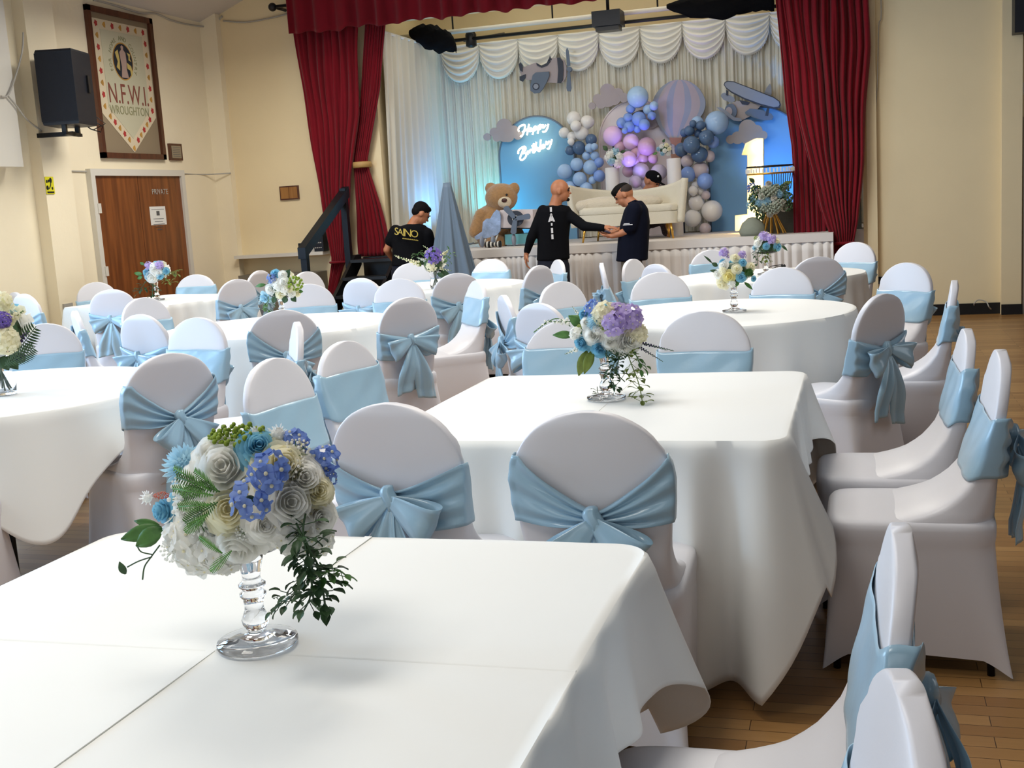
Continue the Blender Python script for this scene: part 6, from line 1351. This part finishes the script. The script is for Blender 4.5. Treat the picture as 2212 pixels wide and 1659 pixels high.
# vases
def vase(t, x, y, z, R, h):
    pr_ = [(0.0, 0.0), (R*0.85, 0.0), (R*0.95, 0.006), (R, h*0.25), (R*0.80, h*0.6), (R*0.95, h*0.9), (R*1.15, h), (R*1.11, h), (R*0.91, h*0.9), (R*0.76, h*0.6), (R*0.95, h*0.25), (R*0.85, 0.012), (0.0, 0.012)]
    MB().lathe(pr_, (x, y, z), 40, False).build('glass_vase', M_glass, t)
    mb = MB()
    for k in range(8):
        a = k*0.8; mb.tube([(x+R*0.6*math.cos(a), y+R*0.6*math.sin(a), z+0.015), (x-R*0.7*math.cos(a), y-R*0.7*math.sin(a), z+h+0.04)], 0.0035, 6)
    mb.build('stems', M_dgreen, t)
YV = 9.35
t = bouquet('purple hydrangea and white snapdragons in a waisted glass vase on the centre far table', 0, 0, YV, 935, 570, 34, [
    ('flo', 937, 549, 17, M_purple, 1.3), ('spike', [(905, 570, -0.3), (862, 556, -0.3)], 0, 6.5, M_cream, 22), ('spike', [(862, 556, -0.3), (851, 551, -0.3)], 0, 3, M_cream, 8), ('spike', [(945, 552, 0.1), (913, 530, 0.1)], 0, 4.5, M_cream, 20), ('spike', [(925, 565, -0.2), (900, 556, -0.2)], 0, 5, M_rose, 16), ('flo', 931, 575, 11, M_cream), ('spike', [(958, 550, 0), (970, 539, 0)], 0, 5, M_cream, 12), ('spike', [(950, 580, -0.2), (976, 585, -0.2)], 0, 4, M_cream, 12),
    ('leaf', [(910, 575, -0.3), (898, 566, -0.3)], 0, 4, M_olive), ('leaf', [(915, 570, 0), (903, 555, 0)], 0, 4, M_dgreen), ('vine', [(955, 570, -0.2), (968, 555, -0.2), (974, 545, -0.2)], 61, 5, M_green), ('vine', [(912, 550, 0), (905, 545, 0), (902, 553, 0)], 62, 5, M_green), ('leaf', [(952, 585, 0), (975, 600, 0)], 0, 6, M_dgreen), ('leaf', [(945, 590, -0.2), (962, 600, -0.2)], 0, 5, M_dgreen)], False, 0, 0, stand=False, thing_name='flower_vase')
p = at(941, 600, Y=YV); vase(t, p.x, YV, 0.757, 0.052, 0.155)
YV = 4.12
t = bouquet('cream and dark purple flowers with fern in a clear glass vase at the left edge', 0, 0, YV, -5, 715, 75, [
    ('flo', 3, 648, 20, M_cream), ('flo', 6, 690, 14, M_purple), ('spike', [(10, 700, -0.4), (50, 672, -0.4)], 0, 13, M_cream, 26), ('flo', 14, 740, 24, M_cream), ('spike', [(5, 690, -0.1), (8, 640, -0.1)], 0, 16, M_cream, 30), ('spike', [(25, 755, -0.4), (62, 715, -0.4)], 0, 9, M_dpurple, 30), ('fern', [(15, 790, -0.3), (78, 705, -0.3)], 0, 24, M_dgreen), ('fern', [(10, 790, -0.5), (75, 750, -0.5)], 0, 20, M_dgreen),
    ('leaf', [(15, 715, -0.3), (35, 735, -0.3)], 0, 9, M_dgreen), ('leaf', [(10, 715, -0.2), (28, 700, -0.2)], 0, 8, M_green), ('leaf', [(20, 770, -0.2), (40, 798, -0.2)], 0, 12, M_dgreen), ('leaf', [(5, 770, -0.3), (20, 800, -0.3)], 0, 12, M_dgreen), ('flo', -20, 700, 24, M_cream), ('flo', 45, 775, 10, M_dpurple), ('rose', -30, 760, 26, M_rose)], True, 0, 0, stand=False, thing_name='flower_vase')
p = at(4, 815, Y=YV); vase(t, p.x, YV, 0.757, 0.056, 0.17)
# stage flowers
def plinth_flowers(label, cx_, cy_, r_, Y, items):
    return bouquet(label, 0, 0, Y, cx_, cy_, r_, items, False, 0, 0, stand=False, thing_name='plinth_flowers')
plinth_flowers('blue orchid spray on the slim plinth lit purple', 1325, 342, 26, 13.98, [('flo', 1318, 330, 9, M_rose), ('flo', 1330, 325, 9, M_paleblue), ('flo', 1340, 338, 9, M_rose), ('flo', 1320, 350, 9, M_paleblue), ('flo', 1335, 355, 9, M_rose), ('flo', 1312, 340, 8, M_rose), ('leaf', [(1312, 325, 0), (1302, 315, 0)], 0, 5, M_dgreen), ('leaf', [(1340, 330, 0), (1352, 326, 0)], 0, 4, M_dgreen)])
plinth_flowers('small white and green posy on the plinth beside the hot air balloon basket', 1436, 322, 20, 13.98, [('rose', 1428, 315, 5, M_rose), ('rose', 1440, 312, 5, M_cream), ('rose', 1420, 322, 5, M_paleblue), ('rose', 1436, 326, 5, M_rose), ('rose', 1447, 322, 5, M_cream), ('rose', 1430, 334, 5, M_paleblue), ('rose', 1445, 334, 5, M_rose), ('leaf', [(1432, 308, 0), (1436, 300, 0)], 0, 3, M_dgreen), ('leaf', [(1420, 330, 0), (1410, 334, 0)], 0, 3, M_green)])
M_blush = petal('ivory_petal', (214, 208, 194), 0.25)
M_dusty = mat('dusty_sage_filler', (150, 158, 140), 0.7, bump=0.05)
YG = 12.85; items = []
for i in range(20):
    an = i*2.4; rr = 46*math.sqrt((i+0.5)/20); items.append(('rose', 1665+rr*math.cos(an), 428+rr*0.85*math.sin(an), rf.uniform(7, 10.5), (M_blush, M_paleblue, M_dusty, M_blush)[i % 4]))
for i in range(14): an = i*1.7+0.5; items.append(('ber', 1665+40*math.cos(an)*(0.5+0.5*(i % 2)), 432+40*math.sin(an)*(0.5+0.5*(i % 2)), 12, (M_dusty, M_dgreen)[i % 2]))
items += [('ber', 1622, 405, 12, M_bluefl), ('ber', 1620, 445, 10, M_paleblue), ('leaf', [(1690, 400, 0), (1712, 392, 0)], 0, 5, M_olive), ('leaf', [(1630, 395, 0), (1618, 385, 0)], 0, 5, M_dgreen)]
t = bouquet('big round white and blue rose arrangement on a gold stand on the stage', 0, 0, YG, 1665, 430, 52, items, False, 0, 0, stand=False, thing_name='stage_flower_arrangement')
c0 = at(1665, 430, Y=YG); mb = MB()
for i in range(12):
    a = 2*PI*i/12; mb.tube([(c0.x+0.075*math.cos(a), YG+0.075*math.sin(a), c0.z-0.12), (c0.x+0.055*math.cos(a), YG+0.055*math.sin(a), 1.14), (c0.x+0.15*math.cos(a), YG+0.15*math.sin(a), SZ+0.01)], 0.008, 6)
mb.build('gold_stand', M_gold, t)
mb = MB()
zt_ = at(1665, 376, Y=YG).z
for i in range(10): mb.tube([(c0.x+0.03+0.02*i, YG, c0.z+0.1), (c0.x+0.02+0.024*i, YG, zt_)], 0.005, 5)
mb.build('black_rods', M_black, t)
for dz, m_ in ((0.0, M_gold), (0.075, M_black)):
    MB().lathe([(0.235, 0), (0.25, 0.002), (0.25, 0.014), (0.235, 0.016)], (c0.x, YG, zt_+dz), 40, False).build('tray_ring', m_, t)
for i in range(22):
    a = PI+PI*i/21; x, y = c0.x+0.25*math.cos(a), YG+0.25*math.sin(a); MB().box((x-0.008, y-0.004, zt_+0.018), (x+0.008, y, zt_+0.056+0.006*(i % 3))).build('tray_letter', M_white, t, smooth=False)
bx_ = at(1625, 492, Y=12.75)
tag(MB().lathe([(0.0, 0), (0.13, 0), (0.15, 0.05), (0.11, 0.14), (0.05, 0.19), (0, 0.2)], (bx_.x, 12.8, SZ), 24, False).build('cloth_bundle', mat('grey_green_cloth', (128, 132, 118), 0.9, bump=0.8, bscale=14), None), 'grey green bundled cloth lying beside the gold flower stand', 'cloth')
tag(MB().box((c0.x-0.12, 13.1, SZ), (0.0, 13.5, SZ+0.32)).build('covered_box', mat('olive_grey_box', (96, 92, 80), 0.9, bump=0.2), None, smooth=False), 'low dark box behind the gold flower stand', 'box')
